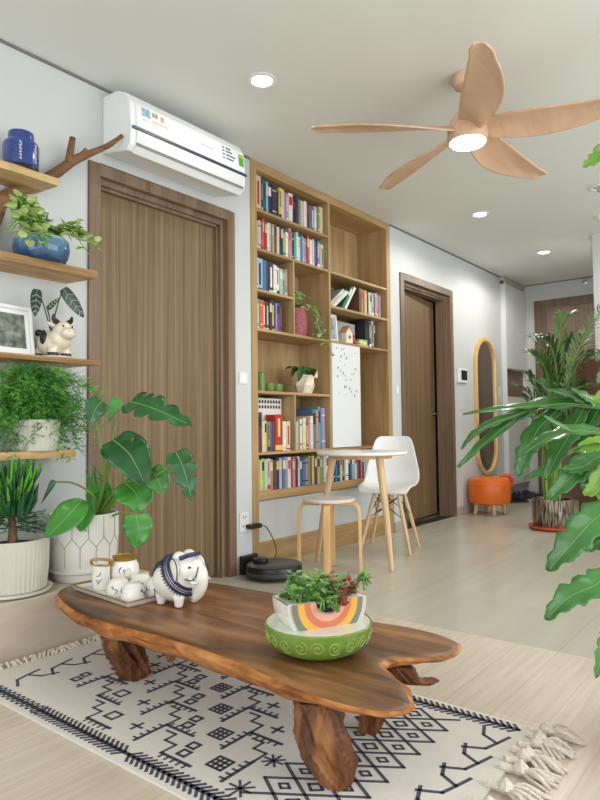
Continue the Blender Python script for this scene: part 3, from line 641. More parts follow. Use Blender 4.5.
board('thin wooden wall shelf carrying the cow planter', 1.752, 2.56, S3, 0.022, seed=4, xb=1.72)
board('lowest wooden wall shelf, hidden under feathery fern', 1.625, 2.56, S4, 0.032, seed=5, xb=1.64)
# branch
br_ = thing('driftwood_branch', 'brown forked driftwood branch running up the wall past the top shelf', 'branch', (1.55, 2.72, 2.03))
o3 = Vector((1.55, 2.72, 2.03))
yb_ = 2.72
pts = [Vector(p) for p in ((1.27, 2.735, 1.66), (1.335, 2.735, 1.83), (1.38, 2.735, 1.93), (1.46, 2.73, 1.985), (1.545, 2.72, 2.05), (1.62, 2.71, 2.115), (1.69, 2.69, 2.185), (1.76, 2.66, 2.235), (1.83, 2.62, 2.285), (1.886, 2.585, 2.345))]
P = smoothpath([p-o3 for p in pts], 5); rr = lerp_list([.034, .032, .030, .026, .024, .024, .022, .016, .013, .009], len(P))
MB().tube(P, [r*(1+0.14*noise.noise(Vector((i*0.5, 1, 2)))) for i, r in enumerate(rr)], 12).build('main_stem', M_branch, br_)
MB().tube([pts[6]-o3+Vector((-0.03, 0, -0.02)), pts[6]-o3+Vector((-0.03, -0.02, 0.05)), pts[6]-o3+Vector((-0.022, -0.02, 0.095))], [.018, .016, .014], 10).build('cut_stub', M_branch, br_)
MB().tube([pts[6]-o3+Vector((0.01, 0, 0.0)), pts[6]-o3+Vector((0.04, -0.02, 0.05)), pts[6]-o3+Vector((0.05, -0.02, 0.065))], [.014, .011, .009], 8).build('cut_stub', M_branch, br_)
MB().tube([pts[1]-o3, pts[1]-o3+Vector((-0.04, 0, 0.08)), pts[1]-o3+Vector((-0.05, -0.01, 0.14))], [.022, .016, .012], 8).build('side_twig', M_branch, br_)
# blue jar
jar = thing('ceramic_jar', 'cobalt blue ceramic jar with white brush marks on topmost wall shelf', 'jar', (1.405, 2.650, S1)); jar.scale = (1, 1, 0.93)
MB().lathe([(0, 0.0004), (0.07, 0.0004), (0.073, 0.006), (0.073, 0.02), (0.075, 0.12), (0.07, 0.135), (0.054, 0.15), (0.054, 0.175), (0.052, 0.185), (0.044, 0.187), (0, 0.187)], n=40).build('jar_body', M_blue, jar)
MB().lathe([(0.0725, 0.001), (0.0745, 0.003), (0.0745, 0.018), (0.0735, 0.02)], n=40).build('dark_foot', M_dark, jar)
jm = MB(); random.seed(9)
def jp(a, z): return Vector((0.0755*math.cos(a), 0.0755*math.sin(a), z))
for a0 in (4.2, 5.1):
    for k in range(6):
        z = 0.115-k*0.015; jm.tube([jp(a0-0.09+random.random()*0.05, z), jp(a0, z+0.004*random.random()), jp(a0+0.06, z-0.005)], 0.0016, 5); jm.tube([jp(a0+random.uniform(-.06, .06), z+0.006), jp(a0+random.uniform(-.06, .06), z-0.006)], 0.0014, 5)
jm.build('white_brush_mark', M_ceram, jar)
jm = MB()
for r_ in (0.012, 0.02, 0.028): jm.tube([jp(3.75+r_/0.0755*math.cos(q*PI/8), 0.075+r_*math.sin(q*PI/8)) for q in range(17)], 0.0008, 4)
jm.build('incised_swirl', mat('pale_blue_line', (96, 112, 168), 0.3), jar)
# blue bowl with variegated plant
random.seed(21)
bw = thing('potted_plant', 'blue glazed bowl spilling variegated green and cream leaves on wall shelf', 'potted plant', (1.50, 2.645, S2))
m = bpy.data.materials.new('blue_drip_glaze'); m.use_nodes = True; nt = m.node_tree; b = nt.nodes['Principled BSDF']; b.inputs['Roughness'].default_value = 0.15; b.inputs['Coat Weight'].default_value = 0.4
tc = nn(nt, 'ShaderNodeTexCoord'); sp = nn(nt, 'ShaderNodeSeparateXYZ'); nz = nn(nt, 'ShaderNodeTexNoise'); nz.inputs['Scale'].default_value = 24
ad = nn(nt, 'ShaderNodeMath', operation='MULTIPLY_ADD'); ad.inputs[1].default_value = 0.05; rp = nn(nt, 'ShaderNodeValToRGB'); mr = nn(nt, 'ShaderNodeMath', operation='MULTIPLY'); mr.inputs[1].default_value = 7
nt.links.new(tc.outputs['Object'], sp.inputs[0]); nt.links.new(tc.outputs['Object'], nz.inputs['Vector']); nt.links.new(nz.outputs[0], ad.inputs[0]); nt.links.new(sp.outputs[2], ad.inputs[2]); nt.links.new(ad.outputs[0], mr.inputs[0]); nt.links.new(mr.outputs[0], rp.inputs[0])
cr = rp.color_ramp; cr.elements[0].color = lin((36, 62, 96)); cr.elements[0].position = 0.2; cr.elements[1].color = lin((196, 212, 220)); cr.elements[1].position = 0.97; e = cr.elements.new(0.6); e.color = lin((70, 112, 150)); e = cr.elements.new(0.8); e.color = lin((108, 150, 178))
nt.links.new(rp.outputs[0], b.inputs['Base Color'])
MB().lathe([(0, 0.0004), (0.098, 0.0004), (0.106, 0.006), (0.103, 0.012), (0.112, 0.025), (0.121, 0.06), (0.118, 0.098), (0.106, 0.112), (0.098, 0.108), (0.1, 0.085), (0, 0.08)], n=44).build('bowl', m, bw)
MB().lathe([(0, 0.085), (0.088, 0.085), (0, 0.092)], n=24).build('soil', M_soil, bw)
fo = MB()
R3 = Vector((rt0.x, rt0.y, 0))
for k in range(26):
    a = random.uniform(0, 2*PI); L = random.uniform(0.07, 0.17); q = Vector((math.cos(a), math.sin(a)*0.5-0.25, 0))
    sprig(fo, [(0, 0, 0.09), q*L*0.5+Vector((0, 0, 0.15)), q*L+Vector((0, -0.02, 0.12+0.10*random.random()))], 8, 0.046, edge=1)
for L, z0 in ((0.25, 0.05), (0.23, 0.09), (0.20, 0.03), (0.2, 0.12), (0.16, 0.10), (0.22, 0.11), (0.12, 0.12)):
    sprig(fo, [(0.03, -0.03, 0.1), Vector((0.08, -0.10, 0.16)), R3*L*0.65+Vector((-0.01, -0.03, 0.14)), R3*L+Vector((0.0, -0.03, z0))], 12, 0.046, edge=1)
for k in range(40):
    sprig(fo, [(-0.03, -0.03, 0.1), Vector((-0.08-0.03*random.random(), -0.08, 0.19)), Vector((-0.11-0.08*random.random(), -0.14, 0.12+0.1*random.random())), Vector((-0.04-0.2*random.random(), -0.17, 0.02+0.15*random.random()))], 9, 0.046, edge=1)
fo.build('foliage', [M_varg, M_vare], bw)
# photo frame on shelf
frame_thing('photo_frame', 'white photo frame with black and white tree picture beside cow planter', (1.345, 2.665, S3+0.002), math.radians(8), 0.30, 0.225, 8, M_pic2, mat_w=0.02)
# cow planter
cow = thing('cow_planter', 'white ceramic cow planter with black patches holding veined dark plant', 'planter', (1.575, 2.655, S3), math.radians(-84))
# local: +x facing
MB().lathe([(0, 0.0004), (0.075, 0.0004), (0.08, 0.004), (0.08, 0.008), (0, 0.008)], n=32).build('saucer', M_cream, cow)
z0 = 0.008
blob('cow_body', [('e', (-0.02, 0, z0+0.065), (0.082, 0.062, 0.062)), ('e', (0.055, 0, z0+0.115), (0.042, 0.042, 0.045)), ('e', (0.092, 0, z0+0.10), (0.03, 0.036, 0.026)), ('e', (0.035, 0, z0+0.08), (0.05, 0.05, 0.05))] +
     [('t', [(x, y, z0+0.04), (x, y, z0+0.002)], [0.022, 0.02]) for x in (0.03, -0.07) for y in (0.035, -0.035)], M_cream, cow, 0.005, 5)
for s in (-1, 1):
    MB().tube(smoothpath([(0.05, s*0.025, z0+0.15), (0.05, s*0.045, z0+0.165), (0.055, s*0.048, z0+0.185)], 4), lerp_list([.013, .011, .004], 9), 8).build('horn', M_black, cow)
    MB().ell((0.045, s*0.056, z0+0.138), (0.012, 0.022, 0.008), 12, 8, Matrix.Rotation(s*0.4, 3, 'X')).build('ear', M_cream, cow)
    MB().ell((0.088, s*0.024, z0+0.132), (0.005, 0.004, 0.005), 10, 6).build('eye', M_black, cow)
    MB().ell((0.120, s*0.012, z0+0.106), (0.003, 0.004, 0.003), 8, 6).build('nostril', M_line, cow)
for p, r_ in (((-0.01, -0.055, z0+0.085), (0.022, 0.011, 0.035)), ((-0.055, -0.045, z0+0.11), (0.02, 0.016, 0.016)), ((-0.02, 0.055, z0+0.08), (0.03, 0.011, 0.03))): MB().ell(p, r_, 14, 8).build('black_patch', M_black, cow)
for x, y in ((0.03, -0.035), (-0.07, -0.035), (0.03, 0.035), (-0.07, 0.035)): MB().lathe([(0.021, 0.0), (0.0235, 0.0), (0.0235, 0.014), (0.021, 0.016)], (x, y, z0+0.001), n=18).build('hoof', M_black, cow)
M_alo = mat('alocasia_dark_leaf', (22, 50, 34), 0.3, coat=0.2); M_alov = mat('alocasia_vein', (190, 204, 180), 0.4)
cm = Matrix.Rotation(math.radians(84), 3, 'Z')        # world -> cow local
def cowleaf(base, tip0, tip1, wd):
    st = MB(); a = cm @ Vector(base); b1 = cm @ Vector(tip0); c1 = cm @ Vector(tip1)
    st.tube(smoothpath([a, a.lerp(b1, 0.5)+Vector((0, 0, 0.02)), b1], 5), 0.0028, 6); so = st.build('leaf_stalk', M_alo, cow)
    lf = MB(); nr = cm @ Vector((-0.4, -0.9, 0.25)); leaf(lf, [b1, b1.lerp(c1, 0.5), c1], wd, w_heart, nr, 12, 5, -0.1, 0, vein=1)
    tn = (c1-b1); sd = tn.normalized().cross(nr.normalized())
    for q in (0.2, 0.4, 0.6, 0.78):
        for s in (-1, 1):
            p = b1+tn*q; lf.tube([p+nr*0.002, p+sd*s*wd*0.8*w_heart(q)+tn*0.1+nr*0.002], 0.0012, 4, 1)
    lf.build('leaf_blade', [M_alo, M_alov], so)
bs = (-0.02, 0.0, z0+0.11)
cowleaf(bs, (-0.10, -0.02, 0.30), (-0.115, -0.03, 0.175), 0.024)
cowleaf(bs, (0.03, -0.015, 0.325), (0.122, -0.04, 0.20), 0.030)
cowleaf(bs, (-0.045, -0.01, 0.22), (0.0, -0.03, 0.275), 0.012)
# asparagus fern
def pathlen(P): return sum((P[i+1]-P[i]).length for i in range(len(P)-1))
FX, FY = 1.467, 2.63
fern = thing('asparagus_fern', 'feathery green asparagus fern in pale pot on the lowest wall shelf', 'potted plant', (FX, FY, S4))
MB().lathe([(0, 0.0004), (0.088, 0.0004), (0.096, 0.02), (0.104, 0.13), (0.1, 0.135), (0.095, 0.12), (0, 0.115)], n=120, rib=lambda a, r, z: r*(1+(0.012*math.cos(a*30) if r > 0.095 else 0))).build('pot', M_potr, fern)
random.seed(31)
fa = MB()
def needle_tuft(mb, p, d, L, n, mi):
    for _ in range(n):
        v = (d + Vector((random.uniform(-1, 1), random.uniform(-1, 1), random.uniform(-1, 1)))*0.9).normalized()*L*random.uniform(0.6, 1.2)
        s = v.orthogonal().normalized()*0.0014
        mb.add([p-s, p+s, p+v], [(0, 1, 2)], mi)
def fok(v): return FY+v.y < D-0.012 and (v.z < S3-S4-0.03 or FY+v.y < 2.54)
for k in range(260):
    a = random.uniform(0, 2*PI); L = random.uniform(0.10, 0.30); rise = random.uniform(0.04, 0.27); fall = random.uniform(0.0, 0.20)
    q = Vector((math.cos(a)*1.0, math.sin(a)*0.40-0.20, 0))
    e = q*L+Vector((0, 0, max(-0.06, 0.1+rise-fall)))
    if FY+e.y > D-0.02: e.y = D-0.03-FY
    P = smoothpath([(0.03*math.cos(a), 0.03*math.sin(a), 0.11), q*L*0.45+Vector((0, 0, 0.1+rise)), e], 7)
    if k % 2 == 0: fa.tube(P, 0.0011, 4, 1, cap=False)
    m0 = 0 if random.random() < 0.62 else 1
    for i in range(3, len(P)):
        tn = (P[i]-P[i-1]).normalized()
        for s_ in range(2):
            sd = tn.orthogonal().normalized(); sd = Matrix.Rotation(random.random()*6.28, 3, tn) @ sd
            ln = random.uniform(0.015, 0.045); e2 = P[i]+(sd*0.8+tn*0.5)*ln
            if not fok(e2): continue
            fa.add([P[i]-tn*0.0006, P[i]+tn*0.0006, e2], [(0, 1, 2)], 1)
            for w_ in range(3): needle_tuft(fa, P[i].lerp(e2, 0.35+0.32*w_), (e2-P[i]).normalized(), 0.012, 6, m0)
fa.build('foliage', [M_fern, M_fern2], fern, smooth=False)

# ================================================================== POTS ON THE LOW PLINTH
PZ = 0.2355
cyp = thing('potted_cypress', 'small bright green cypress in ribbed grey white pot on saucer', 'potted plant', (1.345, 2.588, PZ))
MB().lathe([(0, 0), (0.13, 0), (0.155, 0.008), (0.16, 0.02), (0.152, 0.02), (0.14, 0.012), (0, 0.01)], n=48).build('saucer', M_potw, cyp)
MB().lathe([(0, 0.012), (0.125, 0.012), (0.135, 0.02), (0.143, 0.10), (0.147, 0.215), (0.14, 0.222), (0.134, 0.215), (0.13, 0.19), (0, 0.188)], n=192, rib=lambda a, r, z: r*(1+(0.014*math.cos(a*48) if 0.015 < z < 0.21 and r > 0.13 else 0))).build('pot', M_potr, cyp)
MB().lathe([(0, 0.205), (0.08, 0.2), (0.131, 0.19)], n=30).build('soil', M_soil, cyp)
MB().tube(smoothpath([(0, 0, 0.18), (0.005, 0, 0.26), (-0.004, 0.004, 0.34)], 5), lerp_list([.022, .016, .012], 11), 10).build('trunk', M_branch, cyp)
fo = MB(); random.seed(41)
for k in range(230):
    a = random.uniform(0, 2*PI); u = math.sqrt(random.random()); rr_ = 0.11*u; z = random.uniform(0.30, 0.46); b0 = Vector((rr_*0.7*math.cos(a), rr_*0.7*math.sin(a), z))
    hgt = random.uniform(0.06, 0.13)*(1.15-0.3*u); tip = Vector((rr_*1.08*math.cos(a), rr_*1.08*math.sin(a), min(0.56, z+hgt)))
    mi = 1 if (z < 0.38 and random.random() < 0.6) or random.random() < 0.2 else 0
    fo.tube(smoothpath([b0, b0.lerp(tip, 0.6)+Vector((0.004*math.cos(a), 0.004*math.sin(a), 0)), tip], 3), lerp_list([.004, .0065, .005, .0015], 7), 5, mi)
    needle_tuft(fo, b0.lerp(tip, 0.5), (tip-b0).normalized(), 0.03, 5, mi)
for k in range(70):
    a = random.uniform(0, 2*PI); b0 = Vector((0.03*math.cos(a), 0.03*math.sin(a), random.uniform(0.25, 0.33))); tip = b0+Vector((math.cos(a)*0.09, math.sin(a)*0.09, random.uniform(-0.04, 0.03)))
    fo.tube([b0, tip], [.002, .001], 4, 1); needle_tuft(fo, b0.lerp(tip, 0.6), (tip-b0).normalized(), 0.03, 6, 1); needle_tuft(fo, tip, (tip-b0).normalized(), 0.02, 6, 1)
fo.build('foliage', [M_cyp, M_cyp2], cyp, smooth=False)
# monstera
mon = thing('potted_monstera', 'large monstera in white hexagon lined pot in front of wide brown door', 'potted plant', (1.68, 2.585, PZ)); mo = Vector((1.68, 2.585, PZ))
MB().lathe([(0, 0), (0.125, 0), (0.13, 0.006), (0.13, 0.034), (0.15, 0.042), (0.152, 0.05), (0.14, 0.052), (0, 0.05)], n=48).build('saucer', M_potw, mon)
MB().lathe([(0, 0.052), (0.138, 0.052), (0.146, 0.07), (0.152, 0.16), (0.152, 0.286), (0.148, 0.292), (0.142, 0.288), (0.138, 0.26), (0, 0.255)], n=64).build('pot', M_potw, mon)
ln = MB()
def pp(a, z): r = 0.1475+0.0055*min(1, (z-0.07)/0.09); return Vector((r*math.cos(a), r*math.sin(a), z))
NH = 14
for k in range(NH):
    a0 = 2*PI*k/NH; da = PI/NH
    ln.tube([pp(a0, 0.16), pp(a0, 0.105)] if k % 1 == 0 else [], 0.0016, 4); ln.tube([pp(a0, 0.105), pp(a0, 0.068)], 0.0016, 4)
    ln.tube([pp(a0, 0.155), pp(a0+da*0.5, 0.175), pp(a0+da, 0.195)], 0.0016, 4); ln.tube([pp(a0+2*da, 0.155), pp(a0+da*1.5, 0.175), pp(a0+da, 0.195)], 0.0016, 4)
    ln.tube([pp(a0+da, 0.195), pp(a0+da, 0.286)], 0.0016, 4)
ln.build('hexagon_line', M_line, mon)
MB().lathe([(0, 0.28), (0.08, 0.275), (0.14, 0.262)], n=30).build('soil', M_soil, mon)
def W(px, py, d): return at(px, py, d+0.06)-mo
CAMV = Vector((0, 0, CAMH))
def monleaf(stem, path, wd, m, wf=w_heart, tiltup=0.35, stick=True, vein=True):
    """stem and blade points are (px, py, depth) turned into real positions in the room"""
    S = [W(*s) for s in stem]; st = MB().tube(smoothpath(S, 6), lerp_list([.0065, .005, .004], (len(S)-1)*6+1), 8).build('leaf_stalk', M_stem, mon)
    P = [W(*p) for p in path]; nr = (CAMV-(P[len(P)//2]+mo)).normalized()+Vector((0, 0, tiltup))
    lf = MB(); leaf(lf, P, wd, wf, nr, 48 if wf is not w_heart else 20, 9, 0.07, 0, vein=1 if vein else None, wave=0.05)
    lf.build('leaf_blade', [m, M_vein], st, solid=0.0012)
c0 = (92, 525, 2.86)
monleaf([c0, (118, 490, 2.85), (126, 460, 2.8), (133, 438, 2.74)], [(130, 402, 2.74), (152, 408, 2.68), (192, 426, 2.62)], 0.085, M_leafm2, w_monst, 0.9)
monleaf([c0, (104, 490, 2.84), (112, 455, 2.78), (113, 445, 2.76)], [(113, 440, 2.76), (130, 455, 2.70), (146, 486, 2.66)], 0.095, M_leafm2, w_heart, 0.6)
monleaf([c0, (108, 500, 2.84), (120, 490, 2.8), (128, 487, 2.78)], [(124, 482, 2.78), (136, 494, 2.74), (140, 512, 2.72)], 0.088, M_leafm, w_heart, 0.2)
monleaf([c0, (104, 480, 2.78), (98, 430, 2.68), (92, 418, 2.66)], [(102, 401, 2.66), (95, 410, 2.63), (90, 424, 2.62)], 0.045, M_leafm2, w_heart, 0.1)
monleaf([c0, (112, 516, 2.8), (124, 512, 2.74), (134, 514, 2.7)], [(136, 514, 2.7), (138, 530, 2.68), (136, 548, 2.68)], 0.062, M_leafm, w_heart, 0.2)
monleaf([c0, (112, 502, 2.84), (124, 484, 2.78), (150, 476, 2.72)], [(150, 470, 2.74), (158, 480, 2.72), (163, 494, 2.72)], 0.06, M_leafm, w_heart, 0.3)
monleaf([c0, (124, 495, 2.82), (152, 478, 2.72), (170, 467, 2.66)], [(176, 452, 2.66), (184, 470, 2.63), (192, 501, 2.62)], 0.062, M_leafm2, w_monst, 0.4)
monleaf([c0, (92, 512, 2.8), (84, 504, 2.74), (80, 500, 2.7)], [(82, 500, 2.66), (66, 518, 2.54), (46, 538, 2.46)], 0.06, M_leafm, w_oval, 0.6)
monleaf([c0, (94, 514, 2.82), (88, 508, 2.76), (86, 504, 2.72)], [(84, 502, 2.72), (84, 516, 2.66), (80, 532, 2.62)], 0.045, M_leafm, w_heart, 0.4)
monleaf([c0, (96, 500, 2.84), (76, 484, 2.8), (54, 482, 2.76)], [(54, 480, 2.76), (50, 488, 2.75), (41, 504, 2.74)], 0.014, M_leafm2, w_lance, 0.2)
monleaf([c0, (104, 480, 2.84), (112, 440, 2.8), (116, 420, 2.8)], [(118, 398, 2.8), (114, 408, 2.78), (108, 424, 2.76)], 0.03, M_leafm, w_lance, 0.1)
fo = MB(); random.seed(8)
for k in range(10): leaf(fo, [W(98+random.uniform(-6, 6), 522, 2.86), W(98+random.uniform(-10, 12), 500-random.uniform(0, 20), 2.84), W(98+random.uniform(-16, 20), 490-random.uniform(0, 30), 2.82)], 0.012, w_lance, (-0.6, -0.7, 0.3), 8, 3)
for k in range(12): sprig(fo, [W(96+random.uniform(-4, 4), 524, 2.84), W(84+random.uniform(-14, 8), 516, 2.74), W(72+random.uniform(-12, 16), 524+random.uniform(0, 10), 2.7)], 8, 0.02)
fo.build('undergrowth_leaf', M_leafm, mon)

# ================================================================== RUG
RX0, RX1, RY0, RY1 = 1.065, 1.935, 0.64, 2.39
rug = thing('rug', 'cream woven rug with charcoal tribal pattern under the root wood table', 'rug', ((RX0+RX1)/2, (RY0+RY1)/2, 0))
rc = Vector(((RX0+RX1)/2, (RY0+RY1)/2, 0)); RT = 0.008
mb = MB(); n1, n2 = 12, 24
def rz_(x, y): return RT
mb.box(RX0-rc.x, RX1-rc.x, RY0-rc.y, RY1-rc.y, 0.0005, RT, 0)
def seg(x0, y0, x1, y1, wd=0.011):
    a = Vector((x0, y0, 0))-rc; b = Vector((x1, y1, 0))-rc; d = (b-a); L = d.length
    if L < 1e-5: return
    d /= L; nrm = Vector((-d.y, d.x, 0))*wd/2; a = a-d*wd*0.4; b = b+d*wd*0.4; zz = Vector((0, 0, RT+0.0002)); zt = Vector((0, 0, RT+0.0012))
    mb.add([a-nrm+zz, b-nrm+zz, b+nrm+zz, a+nrm+zz, a-nrm+zt, b-nrm+zt, b+nrm+zt, a+nrm+zt], [(4, 5, 6, 7), (0, 1, 5, 4), (1, 2, 6, 5), (2, 3, 7, 6), (3, 0, 4, 7)], 1)
def poly(pts, close=False, wd=0.011):
    for i in range(len(pts)-(0 if close else 1)): seg(*pts[i], *pts[(i+1) % len(pts)], wd)
# feather borders along both long edges
for xb_, s in ((RX0+0.045, 1), (RX1-0.045, -1)):
    seg(xb_, RY0+0.05, xb_, RY1-0.06, 0.014)
    y = RY0+0.05; k = 0
    while y < RY1-0.08:
        blk = int((y-RY0)/0.43)
        dy = 0.022 if blk % 2 == 0 else -0.022
        if blk == 3: seg(xb_-0.022, y-0.012, xb_+0.022, y+0.012, 0.007); seg(xb_-0.022, y+0.012, xb_+0.022, y-0.012, 0.007); y += 0.03
        else:
            seg(xb_, y, xb_-0.026, y+dy, 0.009); seg(xb_, y, xb_+0.026, y+dy, 0.009); y += 0.021
# wave rows at both ends
xa, xz = RX0+0.10, RX1-0.10; nn_ = 5; st_ = (xz-xa)/nn_
for yb0, sgn in ((RY1-0.20, 1), (RY0+0.14, -1)):
    for k in range(nn_):
        x0_ = xa+k*st_
        poly([(x0_, yb0), (x0_+st_*0.2, yb0+sgn*0.055), (x0_+st_*0.55, yb0+sgn*0.07), (x0_+st_*0.75, yb0+sgn*0.02), (x0_+st_*1.15, yb0+sgn*0.0)], wd=0.010)
        poly([(x0_+st_*0.55, yb0+sgn*0.07), (x0_+st_*0.95, yb0+sgn*0.085)], wd=0.010)
# diamond lattice
for yb0, sg in ((0.985, 1), (0.985, -1)):
    pass
nd = 8; xs0, xs1 = RX0+0.10, RX1-0.09; sd = (xs1-xs0)/nd; yc = 0.985
for row in (-1, 1):
    for k in range(nd+1):
        x0_ = xs0+k*sd
        if k < nd:
            ym = yc+row*0.0
    for k in range(nd):
        x0_ = xs0+k*sd; xm = x0_+sd/2; x1_ = x0_+sd
        poly([(x0_, yc), (xm, yc+row*0.065), (x1_, yc)], wd=0.009)
        poly([(x0_, yc+row*0.13), (xm, yc+row*0.065), (x1_, yc+row*0.13)], wd=0.009)
for k in range(nd):
    xm = xs0+(k+0.5)*sd
    for yy in (yc,): poly([(xm-0.018, yy), (xm, yy+0.022), (xm+0.018, yy), (xm, yy-0.022)], True, 0.008)
for k in range(1, nd):
    x0_ = xs0+k*sd
    for yy in (yc-0.065, yc+0.065): poly([(x0_-0.013, yy), (x0_, yy+0.017), (x0_+0.013, yy), (x0_, yy-0.017)], True, 0.007)
# stepped comb pattern in the field
random.seed(2)
def comb(x0, y0, L, ax, side, n, tick=0.022):
    if ax == 'x':
        seg(x0, y0, x0+L, y0)
        for k in range(n): q = x0+L*(k+0.5)/n; seg(q, y0, q, y0+side*tick, 0.007)
    else:
        seg(x0, y0, x0, y0+L)
        for k in range(n): q = y0+L*(k+0.5)/n; seg(x0, q, x0+side*tick, q, 0.007)
def gridsq(x, y, s=0.028, n=3):
    for k in range(n+1): q = -s+2*s*k/n; seg(x-s, y+q, x+s, y+q, 0.008); seg(x+q, y-s, x+q, y+s, 0.008)
def plus(x, y, s=0.03): seg(x-s, y, x+s, y, 0.009); seg(x, y-s, x, y+s, 0.009)
def star(x, y, s=0.034):
    for k in range(4): a = PI*k/4; seg(x-s*math.cos(a), y-s*math.sin(a), x+s*math.cos(a), y+s*math.sin(a), 0.007)
def sq(x, y, s=0.022): poly([(x-s, y-s), (x+s, y-s), (x+s, y+s), (x-s, y+s)], True, 0.009)
cell = 0.118; nx = 6; ny = 8; gx0 = RX0+0.105; gy0 = 1.19
for i in range(nx):
    for j in range(ny):
        x = gx0+i*cell; y = gy0+j*cell
        if j > 5 and (i < 1 or i > 4): continue
        if (i-j) % 3 == 0: comb(x, y, cell, 'x', 1, 5, 0.018)
        if (i-j) % 3 == 2: comb(x, y, cell, 'y', 1 if i % 2 else -1, 5, 0.018)
        if (i-j) % 3 == 1: poly([(x, y), (x+cell*0.45, y), (x+cell*0.45, y+cell*0.4), (x+cell*0.8, y+cell*0.4), (x+cell*0.8, y+cell*0.75)], wd=0.008)
        k = (i*2+j*3) % 5; xm, ym = x+cell*0.5, y+cell*0.55
        if (i-j) % 3 != 1:
            if k == 0: gridsq(xm, ym, 0.026)
            elif k == 1: plus(xm, ym, 0.026)
            elif k == 2: sq(xm, ym, 0.02)
            elif k == 3: sq(xm-0.022, ym, 0.014); sq(xm+0.022, ym+0.01, 0.014)
            else: plus(xm, ym, 0.022)
star(RX0+0.11, 1.13, 0.035); star(RX0+0.26, 1.15, 0.03)
mb.build('rug_weave', [M_rug, M_rugd], rug, smooth=False)
# tassels
random.seed(12)
def tassel(x, y, dirx, diry, L, big):
    mb = MB(); d = Vector((dirx, diry, 0)).normalized(); s = Vector((-d.y, d.x, 0)); b = Vector((x, y, 0.012))-rc
    mb.tube([b-d*0.01, b+d*L*0.25], [0.012*big, 0.008*big], 8)
    mb.ell(b+d*L*0.32+Vector((0, 0, 0.006*big)), (0.019*big, 0.019*big, 0.015*big), 12, 8)
    mb.tube([b+d*L*0.26+s*0.02*big+Vector((0, 0, 0.004)), b+d*L*0.33+Vector((0, 0, 0.022*big)), b+d*L*0.38-s*0.02*big+Vector((0, 0, 0.004))], 0.007*big, 7)
    for k in range(16):
        q = random.uniform(-1, 1); e = b+d*L*random.uniform(0.85, 1.05)+s*q*0.045*big; e.z = 0.004
        m_ = b+d*L*0.6+s*q*0.028*big; m_.z = 0.006+0.02*big*random.random()
        mb.tube(smoothpath([b+d*L*0.36+s*q*0.008*big, m_, e], 4), 0.0042*big, 5)
    return mb.build('tassel', M_rope, rug)
for x, y, dx, dy, L, bg_ in ((1.90, 0.655, 0.55, -1, 0.13, 1.1), (1.87, 0.65, -0.5, -1, 0.12, 1.1), (1.80, 0.65, 0.6, -1, 0.13, 1.0), (1.76, 0.65, -0.4, -1, 0.13, 1.1), (1.70, 0.65, 0.9, -1, 0.13, 1.0), (1.66, 0.645, 0.1, -1, 0.13, 1.1), (1.56, 0.645, 0.0, -1, 0.13, 1.0), (1.47, 0.645, -0.3, -1, 0.13, 1.1), (1.36, 0.645, 0.2, -1, 0.12, 1.0), (1.25, 0.645, -0.2, -1, 0.12, 1.0), (1.13, 0.645, 0.1, -1, 0.12, 1.0)):
    tassel(x, y, dx, dy, L, bg_)
for k in range(46):
    x = RX0+0.012+(k+random.random()*0.6)/46*(RX1-RX0-0.03); b = Vector((x, RY1-0.01, 0.008))-rc; fr = MB()
    for q in range(2):
        a = random.uniform(-1.2, 1.2); L = random.uniform(0.02, 0.036)
        fr.tube(smoothpath([b, b+Vector((math.sin(a)*L*0.6, L*0.6, 0.015)), b+Vector((math.sin(a)*L, L, 0.0))], 3), 0.005, 5)
    fr.build('fringe_knot', M_rope, rug)

# ================================================================== COFFEE TABLE (root slab)
TZ = 0.265
tab = thing('coffee_table', 'low live edge root wood coffee table standing on the patterned rug', 'coffee table', (1.53, 1.5, RT)); to = Vector((1.53, 1.5, RT))
out = [(1.335,2.205),(1.375,2.30),(1.43,2.365),(1.521,2.403),(1.60,2.41),(1.68,2.37),(1.77,2.27),(1.835,2.10),(1.875,1.94),(1.888,1.754),(1.893,1.624),(1.87,1.45),(1.835,1.30),(1.815,1.138),(1.827,1.043),(1.824,0.936),(1.805,0.867),(1.774,0.818),(1.713,0.79),(1.651,0.805),(1.605,0.845),(1.575,0.885),(1.545,0.91),(1.50,0.915),(1.478,0.895),(1.453,0.856),(1.42,0.81),(1.385,0.775),(1.34,0.737),(1.301,0.722),(1.268,0.738),(1.245,0.77),(1.234,0.813),(1.226,0.876),(1.230,0.983),(1.247,1.095),(1.272,1.229),(1.287,1.399),(1.29,1.578),(1.279,1.762),(1.274,1.895),(1.29,2.046)]
Pout = smoothpath([(x, y, 0) for x, y in out]+[(*out[0], 0)], 3)[:-1]
cen = Vector((1.55, 1.5, 0))
me = bpy.data.meshes.new('tabletop'); bm = bmesh.new()
def wob(p, f, a, s=0): return a*noise.noise(Vector((p.x*f, p.y*f, s)))
rings = []
